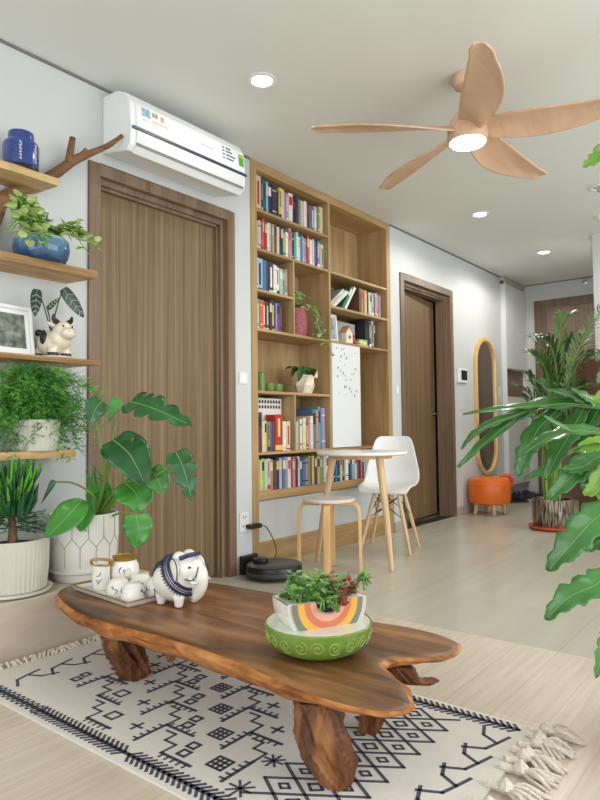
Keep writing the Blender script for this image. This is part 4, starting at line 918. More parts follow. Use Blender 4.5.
for ring, (inset, z) in enumerate(((0.10, 0.0), (0.028, 0.0015), (0.006, -0.003), (-0.006, -0.018), (0.004, -0.040), (0.022, -0.058), (0.08, -0.062))):
    vs = []
    for i, p in enumerate(Pout):
        a = Pout[i-1]; b = Pout[(i+1) % len(Pout)]; tn = (b-a).normalized(); nr = Vector((-tn.y, tn.x, 0))     # outline runs so that nr points inward or outward
        if nr.dot(cen-p) < 0 and ring == 0: pass
        nin = Vector((tn.y, -tn.x, 0))
        q = p + nin*inset + (nin*(wob(p, 16, 0.010, ring*0.7)) if ring in (3, 4, 5) else Vector((0, 0, 0)))
        if ring == 0: q = p.lerp(cen, 0.0)+nin*0.045
        tk = 0.34+0.66*max(0, min(1, (p.y-0.80)/0.40))
        zz = TZ+z*(tk if ring >= 2 else 1)-to.z+(wob(p, 9, 0.012, 5)*tk if ring >= 4 else 0)
        vs.append(bm.verts.new((q.x-to.x, q.y-to.y, zz)))
    rings.append(vs)
n = len(Pout)
for r in range(len(rings)-1):
    for i in range(n):
        f = bm.faces.new((rings[r][i], rings[r][(i+1) % n], rings[r+1][(i+1) % n], rings[r+1][i])); f.material_index = 0 if r < 2 else 1
e0 = [bm.edges.get((rings[0][i], rings[0][(i+1) % n])) for i in range(n)]
e1 = [bm.edges.get((rings[-1][i], rings[-1][(i+1) % n])) for i in range(n)]
for es in (e0, e1):
    f = bm.faces.new([e.verts[0] for e in es]) if False else None
bmesh.ops.triangle_fill(bm, edges=e0, use_beauty=True); bmesh.ops.triangle_fill(bm, edges=e1, use_beauty=True)
bmesh.ops.recalc_face_normals(bm, faces=bm.faces)
bm.to_mesh(me); bm.free(); me.materials.append(M_table); me.materials.append(M_tedge)
o = bpy.data.objects.new('tabletop', me); col.objects.link(o); o.parent = tab
me.polygons.foreach_set('use_smooth', [True]*len(me.polygons)); me.set_sharp_from_angle(angle=math.radians(50))
def rootleg(pts, rads, seed, name='leg', fl=1):
    P = smoothpath([Vector(p)-to for p in pts], 16); R_ = lerp_list(rads, len(P)); nseg = 64; vs = []; fs = []
    for i, p in enumerate(P):
        for j in range(nseg):
            a = 2*PI*j/nseg; q = Vector((math.cos(a+i*0.018), math.sin(a+i*0.018), i*0.05))
            r = R_[i]*(1+0.42*noise.noise(Vector((q.x*1.7, q.y*1.7, i*0.02+seed)))+0.30*noise.noise(Vector((q.x*4, q.y*4, i*0.04+seed*3)))-0.30*abs(noise.noise(Vector((q.x*6+i*0.05, q.y*6, i*0.02+seed*5))))+0.10*noise.noise(Vector((q.x*9, q.y*9, i*0.12+seed)))+0.12)
            vs.append(p+Vector((math.cos(a)*r*fl, math.sin(a)*r, 0)))
    fs = [(i*nseg+j, i*nseg+(j+1) % nseg, (i+1)*nseg+(j+1) % nseg, (i+1)*nseg+j) for i in range(len(P)-1) for j in range(nseg)]
    fs += [tuple(range(nseg))[::-1], tuple(range((len(P)-1)*nseg, len(P)*nseg))]
    return MB().add(vs, fs).build(name, M_root, tab, angle=80)
G = RT+0.0015
rootleg([(1.335, 0.945, G), (1.33, 0.965, 0.06), (1.325, 0.99, 0.13), (1.34, 1.01, 0.212)], [0.028, 0.05, 0.062, 0.058], 1)
rootleg([(1.46, 1.93, G), (1.445, 1.93, 0.06), (1.42, 1.95, 0.13), (1.42, 1.96, 0.212)], [0.045, 0.055, 0.066, 0.07], 4)
rootleg([(1.52, 1.80, 0.075), (1.53, 1.81, 0.12), (1.53, 1.84, 0.16), (1.51, 1.87, 0.212)], [0.010, 0.026, 0.034, 0.05], 9, 'root_spur')
rootleg([(1.62, 1.04, G), (1.63, 1.03, 0.06), (1.60, 1.0, 0.14), (1.58, 1.01, 0.212)], [0.026, 0.032, 0.045, 0.055], 6)
rootleg([(1.745, 0.895, 0.150), (1.72, 0.915, 0.148), (1.68, 0.935, 0.165), (1.65, 0.955, 0.215)], [0.020, 0.026, 0.034, 0.042], 12, 'root_spur')
rootleg([(1.76, 2.13, G), (1.76, 2.12, 0.07), (1.73, 2.1, 0.14), (1.72, 2.1, 0.212)], [0.04, 0.045, 0.055, 0.06], 15)

# ---- tray and tea set
tv = Vector((-0.033, -0.408, 0)); tu = Vector((0.15, 0.023, 0))
c_tl, c_fr = Vector((1.446, 2.297, 0)), Vector((1.413, 1.889, 0))
trc = Vector((1.522, 2.095, TZ+0.001)); tang = math.atan2(-0.408, -0.033)
tray = thing('tea_tray', 'rectangular white ceramic tray with brown gilt edge on coffee table', 'tray', trc, tang)
TL, TW = 0.41, 0.20
def rrect(l, w_, z): return [Vector((sx*l/2, sy*w_/2, z)) for sx, sy in ((-1, -1), (1, -1), (1, 1), (-1, 1))]
mb = MB(); rr4 = [rrect(TL-0.03, TW-0.03, 0.0), rrect(TL, TW, 0.022), rrect(TL-0.012, TW-0.012, 0.022), rrect(TL-0.036, TW-0.036, 0.006)]
mb.grid([r + [r[0]] for r in rr4]); mb.add(rr4[0], [(3, 2, 1, 0)]); mb.add(rr4[3], [(0, 1, 2, 3)])
mb.build('tray_body', M_ceram, tray, bevel=0.003, smooth=False)
mb = MB(); a4 = [rrect(TL+0.002, TW+0.002, 0.0205), rrect(TL+0.001, TW+0.001, 0.0235), rrect(TL-0.014, TW-0.014, 0.0235), rrect(TL-0.018, TW-0.018, 0.018)]
mb.grid([r + [r[0]] for r in a4]).build('gilt_rim', mat('brown_gilt', (140, 110, 50), 0.4, metal=0.3), tray, smooth=False)
tz = TZ+0.001+0.0065
def brush(mb, R, c, n, seed, zlo, zhi, prof):
    rnd = random.Random(seed)
    for k in range(n):
        a = rnd.uniform(0, 2*PI); z = rnd.uniform(zlo, zhi)
        for q in range(3):
            a2 = a+rnd.uniform(-0.35, 0.35); z2 = z+rnd.uniform(-0.016, 0.016)
            r1, r2 = prof(z), prof(z2); mb.tube([Vector((r1*math.cos(a), r1*math.sin(a), z)), Vector((prof((z+z2)/2)*math.cos((a+a2)/2), prof((z+z2)/2)*math.sin((a+a2)/2), (z+z2)/2)), Vector((r2*math.cos(a2), r2*math.sin(a2), z2))], [0.0012, 0.0016, 0.0006], 5)
    return mb
# teapot
tp = thing('teapot', 'round white teapot with gilt rim and blue brushwork on tea tray', 'teapot', (1.598, 2.172, tz+0.0005))
ppf = [(0, 0), (0.038, 0), (0.054, 0.02), (0.059, 0.052), (0.055, 0.086), (0.044, 0.104), (0.045, 0.112), (0.047, 0.118), (0.04, 0.12), (0.036, 0.114), (0, 0.112)]
MB().lathe(ppf, n=40).build('pot_body', M_ceram, tp)
MB().lathe([(0.0455, 0.103), (0.0465, 0.112), (0.049, 0.119), (0.04, 0.1215), (0.038, 0.118)], n=40).build('gilt_rim', M_gold, tp)
MB().tube(smoothpath([(-0.03, -0.055, 0.03), (-0.05, -0.085, 0.06), (-0.055, -0.098, 0.088)], 5), lerp_list([.016, .011, .008], 11), 10).build('spout', M_ceram, tp)
def pf(z): 
    for (r0, z0_), (r1, z1_) in zip(ppf[1:], ppf[2:]):
        if z0_ <= z <= z1_: return r0+(r1-r0)*(z-z0_)/(z1_-z0_)+0.0008
    return 0.06
brush(MB(), 1, None, 7, 3, 0.03, 0.075, pf).build('blue_brushwork', M_navy, tp)
# pitcher
pc = thing('milk_jug', 'small white jug with gilt cord handle standing beside the teapot', 'jug', (1.506, 2.198, tz))
jpf = [(0, 0), (0.028, 0), (0.033, 0.01), (0.036, 0.045), (0.034, 0.085), (0.036, 0.096), (0.032, 0.098), (0.029, 0.088), (0, 0.085)]
MB().lathe(jpf, n=32).build('jug_body', M_ceram, pc)
MB().tube(smoothpath([(-0.02, 0.025, 0.092), (-0.03, 0.02, 0.115), (0.0, -0.005, 0.118), (0.03, -0.025, 0.108), (0.028, -0.025, 0.09)], 5), 0.0055, 8).build('cord_handle', M_gold, pc)
MB().tube(smoothpath([(-0.03, 0.0, 0.096), (-0.02, -0.03, 0.1), (0.01, -0.034, 0.095), (0.034, -0.01, 0.1)], 5), 0.0045, 8).build('gilt_rim', M_gold, pc)
brush(MB(), 1, None, 6, 5, 0.03, 0.07, lambda z: 0.0366).build('blue_brushwork', M_navy, pc)
# cups, upside down
cpf = [(0.041, 0.0), (0.044, 0.004), (0.046, 0.02), (0.042, 0.042), (0.032, 0.058), (0.022, 0.065), (0.02, 0.0655), (0.0, 0.066)]
cup0 = None
for i, (x, y, lab) in enumerate(((1.490, 2.062, 'upside down white teacup nearest the jug on the tea tray'), (1.478, 1.958, 'upside down white teacup at front edge of tea tray beside elephant'), (1.584, 2.05, 'upside down white teacup in the back row of tray beside teapot'), (1.576, 1.953, 'upside down white teacup in the back row, half hidden behind elephant'))):
    if cup0 is None:
        cup0 = thing('teacup', lab, 'teacup', (x, y, tz+0.0005), 0, 'upside down teacups on the tray')
        MB().lathe(cpf, n=32).build('cup_body', M_ceram, cup0)
        def cf(z):
            for (r0, z0_), (r1, z1_) in zip(cpf, cpf[1:]):
                if z0_ <= z <= z1_: return r0+(r1-r0)*(z-z0_)/(z1_-z0_+1e-9)+0.0006
            return 0.02
        brush(MB(), 1, None, 6, 8, 0.012, 0.042, cf).build('blue_brushwork', M_navy, cup0)
    else:
        c = copy_tree(cup0); c.location = (x, y, tz+0.0012); c.rotation_euler = (0, 0, i*1.3); c['label'] = lab

# ---- elephant
EA = math.atan2(-0.80*0.785-0.45*0.62, 0.80*0.62-0.45*0.785)        # faces picture-right and a little to the camera
el = thing('elephant_figurine', 'round white ceramic elephant with navy painted harness on coffee table', 'figurine', (1.566, 1.806, TZ+0.0012), math.radians(-84))
ec = Vector((-0.012, 0, 0.092)); en = Vector((math.cos(0.62), 0, math.sin(0.62))); eu = Vector((-math.sin(0.62), 0, math.cos(0.62))); ev = Vector((0, 1, 0)); ER = 0.087
eh = ec+en*0.060
blob('elephant_body', [('e', ec, (ER, ER*0.99, ER*0.96)), ('e', eh, (0.058, 0.058, 0.056)),
   ('e', eh+Vector((-0.012, 0.026, 0.048)), (0.024, 0.024, 0.02)), ('e', eh+Vector((-0.012, -0.026, 0.048)), (0.024, 0.024, 0.02)),
   ('t', smoothpath([eh+Vector((0.03, 0, 0.02)), eh+Vector((0.062, 0, -0.01)), eh+Vector((0.066, 0, -0.05)), eh+Vector((0.050, 0, -0.085)), eh+Vector((0.036, 0, -0.096))], 5), lerp_list([.034, .03, .025, .019, .014], 21)),
   ('e', ec+Vector((-0.098, 0, 0.0)), (0.014, 0.012, 0.022))] +
   [('t', [(x, y, 0.04), (x, y, 0.001)], [0.022, 0.014]) for x in (0.036, -0.05) for y in (0.04, -0.04)], M_ceram, el, 0.0045, 5)
def eband(name, th0, th1, m, a0=0, a1=2*PI, k=1.012, n=48):
    mb = MB(); mb.grid([[ec+(en*math.cos(t_)+(eu*math.cos(a)+ev*math.sin(a))*math.sin(t_))*ER*k for t_ in [math.radians(th0+(th1-th0)*q/3) for q in range(4)]] for a in [a0+(a1-a0)*i/n for i in range(n+1)]])
    return mb.build(name, m, el, solid=0.002)
eband('harness_band', 52, 60, M_navy); eband('harness_band', 62.5, 65, M_navy); eband('harness_band', 67.5, 74, M_navy)
dg = MB()
for k in range(44):
    a = 2*PI*k/44; P = [ec+(en*math.cos(t_)+(eu*math.cos(a)+ev*math.sin(a))*math.sin(t_))*ER*1.012 for t_ in (math.radians(73), math.radians(79.5))]
    dg.tube(P, [0.0028, 0.0012], 5)
dg.build('harness_fringe', M_navy, el)
for s_ in (-1, 1):         # side straps over the back
    eb = MB()
    for da in (0, 0.13, 0.26):
        a = s_*(0.62+da); eb.tube([ec+(en*math.cos(t_)+(eu*math.cos(a)+ev*math.sin(a))*math.sin(t_))*ER*1.01 for t_ in [math.radians(74+q*6) for q in range(9)]], 0.0026, 6)
    eb.build('back_strap', M_navy, el)
    ep = eh+Vector((-0.008, s_*0.058, 0.004)); Re = Matrix.Rotation(s_*0.35, 3, 'Z')
    MB().ell(ep, (0.036, 0.010, 0.044), 18, 12, Re).build('ear', M_ceram, el)
    MB().tube([ep+Re @ Vector((0.036*math.cos(q*PI/10), s_*0.005, 0.044*math.sin(q*PI/10))) for q in range(21)], 0.002, 6).build('ear_outline', M_navy, el)
    MB().ell(eh+Vector((0.046, s_*0.036, 0.018)), (0.005, 0.004, 0.0045), 10, 6).build('eye', M_navy, el)
    MB().tube(smoothpath([eh+Vector((0.045, s_*0.032, -0.02)), eh+Vector((0.066, s_*0.042, -0.032)), eh+Vector((0.084, s_*0.034, -0.03))], 4), lerp_list([.008, .006, .002], 9), 8).build('tusk', M_ceram, el)
    MB().tube(smoothpath([eh+Vector((0.078, s_*0.026, 0.022)), eh+Vector((0.072, s_*0.033, -0.01)), eh+Vector((0.062, s_*0.044, -0.024)), eh+Vector((0.04, s_*0.055, -0.02))], 5), 0.0022, 6).build('trunk_outline', M_navy, el)
MB().tube(smoothpath([eh+Vector((0.01, -0.05, 0.048)), eh+Vector((0.034, -0.026, 0.058)), eh+Vector((0.034, 0.026, 0.058)), eh+Vector((0.01, 0.05, 0.048))], 5), 0.008, 10, flat=0.8).build('head_cloth', M_navy, el)

# ---- green bowl and rainbow planter
bc_ = Vector((1.484, 1.114, TZ+0.0012))
gb = thing('serving_bowl', 'green ceramic bowl with embossed swirls holding the rainbow planter', 'bowl', bc_)
M_green = mat('green_swirl_glaze', (122, 150, 66), 0.22, c2=(104, 134, 54), scale=50, coat=0.4)
gpf = [(0, 0), (0.095, 0), (0.105, 0.006), (0.135, 0.022), (0.15, 0.05), (0.154, 0.08), (0.15, 0.084), (0.147, 0.08), (0.141, 0.055), (0.126, 0.036), (0.09, 0.028), (0, 0.027)]
MB().lathe(gpf, n=60).build('bowl_body', M_green, gb)
MB().lathe([(0.148, 0.0815), (0.1465, 0.079), (0.1405, 0.0555), (0.1255, 0.0365), (0.09, 0.0285), (0, 0.0275)], n=60).build('pale_inside', mat('celadon_glaze', (226, 230, 214), 0.2, coat=0.3), gb)
sw = MB()
def gr(z): 
    for (r0, z0_), (r1, z1_) in zip(gpf[1:5], gpf[2:6]):
        if z0_ <= z <= z1_: return r0+(r1-r0)*(z-z0_)/(z1_-z0_+1e-9)+0.0006
    return 0.15
for k in range(20):
    a0 = 2*PI*k/20; P = []
    for q in range(18):
        tt = q/17*2.2*2*PI*0.7; rr_ = 0.004+0.017*(q/17); z = 0.049+rr_*math.sin(tt+k*2.1); a = a0+rr_/0.15*math.cos(tt+k*2.1)
        P.append(Vector((gr(z)*math.cos(a), gr(z)*math.sin(a), z)))
    MB().tube(P, 0.0014, 5).build('embossed_swirl', mat('pale_green_line', (150, 174, 90), 0.3), gb)
FA = math.atan2(-FW2.y, -FW2.x)                    # planter face turned to the sofa side
rp_ = thing('rainbow_planter', 'half round white planter painted with rainbow arcs full of succulents', 'planter', bc_+Vector((0.0, 0.0, 0.029)), FA+PI/2+0.42)
# local x along the face (picture-left is +x after the turn), y toward back
HW, HH = 0.122, 0.124
def halfpt(a, k=1.0): return (HW*k*math.cos(a), HH-HH*k*abs(math.sin(a))**0.9)
body = MB(); nA = 40; P0 = []
for yy, k in ((-0.052, 0.97), (-0.058, 1.0), (-0.02, 1.0), (0.04, 1.0), (0.05, 0.97)):
    P0.append([Vector((halfpt(PI*i/nA, k)[0], yy, max(0.0, halfpt(PI*i/nA, k)[1]))) for i in range(nA+1)])
body.grid(P0)
for row, fl in ((P0[0], 1), (P0[-1], -1)): body.add(row, [tuple(range(nA+1))[::fl]])
for e_ in (0, -1): pass
body.add([P0[0][0], P0[-1][0], P0[-1][-1], P0[0][-1]], [(0, 1, 2, 3)])
body.v = [Vector((v.x, v.y*1.12, v.z)) for v in body.v]
body.build('planter_body', M_ceram, rp_, angle=50)
def arc(name, k0, k1, m, y=-0.0535):
    mb = MB(); rows = []
    for i in range(nA+1):
        a = PI*i/nA; rows.append([Vector((halfpt(a, k0)[0], y, halfpt(a, k0)[1])), Vector((halfpt(a, k1)[0], y, halfpt(a, k1)[1]))])
    mb.grid(rows).build(name, m, rp_, smooth=False, solid=0.0016)
arc('rainbow_band', 0.90, 0.76, mat('band_grey_green', (118, 122, 104), 0.35), -0.0655)
arc('rainbow_band', 0.76, 0.60, mat('band_ochre', (226, 168, 72), 0.35), -0.0655)
arc('rainbow_band', 0.60, 0.45, mat('band_coral', (206, 116, 84), 0.35), -0.0655)
arc('rainbow_band', 0.45, 0.30, mat('band_pink', (222, 160, 140), 0.35), -0.0655)
MB().ell((0, -0.004, HH-0.002), (0.10, 0.05, 0.008), 24, 8).build('soil', M_soil, rp_)
random.seed(77)
fo = MB()
MB().prism([Vector((0.036*math.cos(PI*q/10), -0.066, HH+0.001-0.034*abs(math.sin(PI*q/10)))) for q in range(11)], (0, 0.004, 0)).build('soil_notch', M_soil, rp_, smooth=False)
for k in range(95):
    x = random.uniform(-0.092, 0.10); y = random.uniform(-0.06, 0.05); hgt = random.uniform(0.02, 0.07)*(1 if abs(x) < 0.06 else 0.75)
    b0 = Vector((x, y, HH-0.002)); tip = b0+Vector((random.uniform(-.03, .03), random.uniform(-.035, .02), hgt)); mi = 1 if (x > 0.035 and random.random() < 0.6) else 0
    fo.tube([b0, tip], [0.0022, 0.0016], 5, mi)
    for q in range(9):
        p = b0.lerp(tip, 0.3+0.7*q/8); a = q*2.4+k; L = random.uniform(0.013, 0.024); d = Vector((math.cos(a), math.sin(a), random.uniform(-0.1, 0.7)))
        leaf(fo, [p, p+d*L*0.6, p+d*L+Vector((0, 0, -0.002))], L*0.34, w_oval, Vector((0, -0.2, 1)) if abs(d.z) < 0.6 else Vector((-d.y, d.x, 0.4)), 4, 3, 0.1, mi)
for k in range(12):      # some hang over the scooped face
    x = random.uniform(-0.04, 0.045); b0 = Vector((x, -0.055, HH)); P = [b0, b0+Vector((0, -0.018, 0.006)), b0+Vector((random.uniform(-.01, .01), -0.024, -0.012-0.026*random.random()*(1-abs(x)/0.07)))]
    sprig(fo, P, 9, 0.017, mi=1 if x > 0.02 else 0)
for k in range(6):
    b0 = Vector((0.11, -0.01, HH)); sprig(fo, [b0, b0+Vector((0.03, -0.02*random.random(), 0.04+0.02*random.random())), b0+Vector((0.05*random.random(), -0.03, 0.045*random.random()))], 9, 0.013)
fo.build('succulents', [M_succ, M_succ2], rp_)

# ================================================================== ROBOT VACUUM, SOCKETS
dk = thing('charging_dock', 'black robot vacuum charging dock against the wall beside bookcase', 'dock', (2.93, D-0.001, 0))
MB().box(-0.065, 0.075, -0.05, -0.014, 0.0005, 0.115).build('dock_body', M_dark, dk, smooth=False, bevel=0.008)
rv = thing('robot_vacuum', 'round black robot vacuum parked on floor beside the bookcase', 'robot vacuum', (2.945, 2.54, 0))
MB().lathe([(0, 0.012), (0.15, 0.012), (0.168, 0.02), (0.17, 0.035), (0.17, 0.075), (0.165, 0.083), (0, 0.085)], n=56).build('body', M_dark, rv)
MB().lathe([(0, 0.0852), (0.15, 0.0845), (0.158, 0.0838), (0.15, 0.087), (0, 0.088)], n=56).build('top_cover', M_dgrey, rv)
MB().lathe([(0, 0.088), (0.046, 0.088), (0.048, 0.093), (0.046, 0.108), (0.04, 0.112), (0, 0.112)], (-0.03, 0.08, 0), n=32).build('sensor_turret', M_dark, rv)
MB().lathe([(0.1702, 0.03), (0.1722, 0.032), (0.1722, 0.05), (0.1702, 0.052)], n=56).build('bumper', M_dgrey, rv)
for y in (-0.11, 0.11):
    MB().tube([(-0.01, y, 0.022), (0.01, y, 0.022)], 0.0215, 16).build('wheel', M_dark, rv)
pw = thing('power_socket', 'white double wall socket low between wide door and bookcase', 'socket', (2.925, D, 0.315))
MB().box(-0.04, 0.04, -0.008, 0, -0.06, 0.06).build('plate', M_white2, pw, smooth=False, bevel=0.003)
mb = MB()
for z in (-0.025, 0.03):
    for s in (-0.012, 0.012): mb.box(s-0.003, s+0.003, -0.0086, -0.008, z-0.008, z+0.008)
mb.build('pin_hole', M_dgrey, pw, smooth=False)
ad_ = thing('power_adapter', 'black plug adapter with cable in low white wall socket', 'adapter', (2.965, D-0.009, 0.285))
MB().box(-0.03, 0.07, -0.05, 0, -0.014, 0.014).build('plug_body', M_dark, ad_, smooth=False, bevel=0.006)
MB().tube(smoothpath([(0.068, -0.03, 0), (0.12, -0.04, -0.02), (0.17, -0.06, -0.12), (0.16, -0.08, -0.2), (0.1, -0.045, -0.26), (0.05, -0.03, -0.255)], 6), 0.003, 6).build('cable', M_dark, ad_)
def wallswitch(label, x, z, w_=0.075, h_=0.075, rock=1):
    t_ = thing('light_switch', label, 'switch', (x, D, z))
    MB().box(-w_/2, w_/2, -0.008, 0, -h_/2, h_/2).build('plate', M_white2, t_, smooth=False, bevel=0.003)
    for k in range(rock): MB().box(-w_*0.32, w_*0.32, -0.011, -0.008, -h_*0.32, h_*0.32).build('rocker', M_white, t_, smooth=False, bevel=0.002)
wallswitch('white light switch between wide brown door and bookcase', 2.925, 1.215)
wallswitch('white light switch between bookcase and narrow brown door', 4.86, 1.215, 0.05, 0.075)
wallswitch('white light switch between mirror and tall shoe cabinet', 7.22, 1.29, 0.07, 0.11)
th_ = thing('thermostat', 'square white thermostat with black screen on wall beside narrow door', 'thermostat', (6.2, D, 1.415))
MB().box(-0.11, 0.11, -0.02, 0, -0.075, 0.075).build('casing', M_white, th_, smooth=False, bevel=0.006)
MB().box(-0.045, 0.095, -0.0215, -0.02, -0.045, 0.055).build('screen', mat('dark_screen', (30, 34, 36), 0.15), th_, smooth=False)

# ================================================================== ROUND TABLE, STOOL, CHAIR
rtb = thing('round_table', 'round white table on splayed wooden legs in front of bookcase', 'table', (3.62, 2.335, 0))
MB().lathe([(0, 0.715), (0.29, 0.715), (0.302, 0.72), (0.305, 0.728), (0.302, 0.735), (0.296, 0.737), (0, 0.737)], n=72).build('tabletop', M_white, rtb)
MB().lathe([(0.294, 0.7135), (0.301, 0.7146), (0.3045, 0.7175), (0.3040, 0.7195)], n=72).build('wood_edge', M_beech, rtb)
for a, r in ((math.radians(122), 0.31), (math.radians(246), 0.32), (math.radians(-12), 0.27)):
    d = Vector((math.cos(a), math.sin(a), 0))
    MB().tube([d*r+Vector((0, 0, 0.001)), d*(r*0.86)+Vector((0, 0, 0.3)), d*(r*0.62)+Vector((0, 0, 0.715))], [0.0135, 0.021, 0.025], 16).build('leg', M_beech, rtb)
MB().lathe([(0, 0.69), (0.2, 0.69), (0.2, 0.7148), (0, 0.7148)], n=30).build('under_frame', M_beech, rtb)
stl = thing('stool', 'small round stool with bent birch legs next to robot vacuum', 'stool', (3.25, 2.345, 0))
MB().lathe([(0, 0.436), (0.155, 0.436), (0.162, 0.44), (0.162, 0.454), (0.158, 0.458), (0, 0.458)], n=48).build('seat', M_birch, stl)
MB().lathe([(0.1622, 0.446), (0.1632, 0.455), (0.158, 0.4605), (0, 0.461)], n=48).build('seat_top', mat('grey_laminate', (214, 214, 210), 0.3), stl)
for k in range(4):
    a = math.radians(211+90*k); d = Vector((math.cos(a), math.sin(a), 0)); s = Vector((-d.y, d.x, 0))
    P = smoothpath([d*0.06+Vector((0, 0, 0.424)), d*0.15+Vector((0, 0, 0.424)), d*0.178+Vector((0, 0, 0.405)), d*0.188+Vector((0, 0, 0.36)), d*0.19+Vector((0, 0, 0.2)), d*0.192+Vector((0, 0, 0.001))], 6)
    rows = []
    for i, p in enumerate(P):
        tn = (P[min(i+1, len(P)-1)]-P[max(i-1, 0)]).normalized(); nr = tn.cross(s); rows.append([p-s*0.021-nr*0.010, p+s*0.021-nr*0.010, p+s*0.021+nr*0.010, p-s*0.021+nr*0.010, p-s*0.021-nr*0.010])
    MB().grid(rows).add(rows[0][:4], [(0, 1, 2, 3)]).add(rows[-1][:4], [(3, 2, 1, 0)]).build('leg', M_birch, stl, bevel=0.003, angle=50)
# shell chair
ch = thing('dining_chair', 'white moulded shell chair with wooden dowel legs at round table', 'chair', (4.10, 2.415, 0), math.radians(199)); ch.scale = (0.92, 0.88, 1.0)
rows = []; nU, nV = 26, 17
side_prof = [(0.215, 0.425), (0.225, 0.44), (0.19, 0.455), (0.10, 0.447), (0.0, 0.437), (-0.10, 0.437), (-0.17, 0.46), (-0.205, 0.52), (-0.225, 0.60), (-0.245, 0.70), (-0.262, 0.79), (-0.268, 0.825)]
half_w = [0.185, 0.20, 0.215, 0.228, 0.235, 0.236, 0.234, 0.228, 0.213, 0.188, 0.158, 0.118]
lift = [0.0, 0.005, 0.015, 0.03, 0.045, 0.06, 0.07, 0.06, 0.035, 0.02, 0.01, 0.0]
fwd = [0, 0, 0, 0, 0.0, 0.01, 0.03, 0.055, 0.06, 0.05, 0.04, 0.03]
PX = smoothpath([(x, z, 0) for x, z in side_prof], 3); hw = smoothpath([(v, 0, 0) for v in half_w], 3); lf_ = smoothpath([(v, 0, 0) for v in lift], 3); fd = smoothpath([(v, 0, 0) for v in fwd], 3)
for i in range(len(PX)):
    row = []
    for j in range(nV):
        s = -1+2*j/(nV-1); row.append(Vector((PX[i].x+fd[i].x*abs(s)**2.2, s*hw[i].x, PX[i].y+lf_[i].x*abs(s)**2.4)))
    rows.append(row)
MB().grid(rows).build('seat_shell', M_white, ch, solid=0.008, sub=1)
for sx, sy in ((1, 1), (1, -1), (-1, 1), (-1, -1)):
    MB().tube([(sx*0.205-0.01, sy*0.205, 0.001), (sx*0.16-0.01, sy*0.15, 0.22), (sx*0.118-0.01, sy*0.10, 0.405)], [0.011, 0.0165, 0.017], 14).build('leg', M_beech, ch)
br2 = MB(); A = {(sx, sy, z): Vector((sx*(0.118+0.047*(0.405-z)/0.2)-0.01, sy*(0.10+0.055*(0.405-z)/0.2), z)) for sx in (1, -1) for sy in (1, -1) for z in (0.40, 0.24)}
for sy in (1, -1): br2.tube([A[1, sy, 0.40], A[-1, sy, 0.24]], 0.0035, 6); br2.tube([A[-1, sy, 0.40], A[1, sy, 0.24]], 0.0035, 6)
for sx in (1, -1): br2.tube([A[sx, 1, 0.40], A[sx, -1, 0.24]], 0.0035, 6); br2.tube([A[sx, -1, 0.40], A[sx, 1, 0.24]], 0.0035, 6)
for sy in (1, -1): br2.tube([(0.12, sy*0.1, 0.408), (-0.13, sy*0.1, 0.408)], 0.006, 8)
for sx in (0.1, -0.12): br2.tube([(sx, 0.11, 0.412), (sx, 0, 0.437), (sx, -0.11, 0.412)], 0.006, 8)
br2.build('wire_brace', M_dark, ch)

# ================================================================== HALL: mirror, ottoman, cabinet, shoes, palm
mr_ = thing('wall_mirror', 'tall oval mirror with pale wood frame on hallway wall', 'mirror', (6.80, D, 1.115))
n = 56; a_, b_ = 0.30, 0.76
def cap_pt(i, k=0.0):                      # stadium shape
    t0 = 2*PI*i/n; x = (a_+k)*math.cos(t0); z = (a_+k)*math.sin(t0)*1.0; return x, z+(b_-a_)*(1 if math.sin(t0) >= 0 else -1)
def ringpts(k, y): return [Vector((cap_pt(i, k)[0], y, cap_pt(i, k)[1])) for i in range(n)]
rws = [ringpts(0, -0.001), ringpts(0, -0.03), ringpts(-0.012, -0.036), ringpts(-0.04, -0.036), ringpts(-0.045, -0.012)]
MB().grid([r+[r[0]] for r in rws]).build('frame', M_birch, mr_)
MB().add(ringpts(-0.043, -0.014), [tuple(range(n))]).build('mirror_glass', M_glass, mr_, smooth=False)
ot = thing('ottoman', 'round orange animal ottoman with wooden legs below the oval mirror', 'ottoman', (6.335, 2.55, 0), math.radians(-20))
MB().lathe([(0, 0.105), (0.16, 0.105), (0.195, 0.115), (0.207, 0.15), (0.21, 0.24), (0.207, 0.32), (0.19, 0.355), (0.15, 0.37), (0, 0.375)], n=48).build('cushion', M_orange, ot)
MB().lathe([(0.206, 0.30), (0.2105, 0.303), (0.2105, 0.309), (0.206, 0.312)], n=48).build('piping', M_orange, ot)
for k in range(4):
    a = math.radians(45+90*k+12); MB().tube([(0.15*math.cos(a), 0.15*math.sin(a), 0.001), (0.13*math.cos(a), 0.13*math.sin(a), 0.115)], [0.016, 0.026], 14).build('leg', M_birch, ot)
MB().tube(smoothpath([(0.10, -0.05, 0.378), (0.165, -0.09, 0.385), (0.2, -0.11, 0.35), (0.205, -0.115, 0.27)], 5), lerp_list([.012, .02, .02, .012], 16), 10).build('tail', mat('dark_orange_leatherette', (214, 84, 36), 0.4), ot)
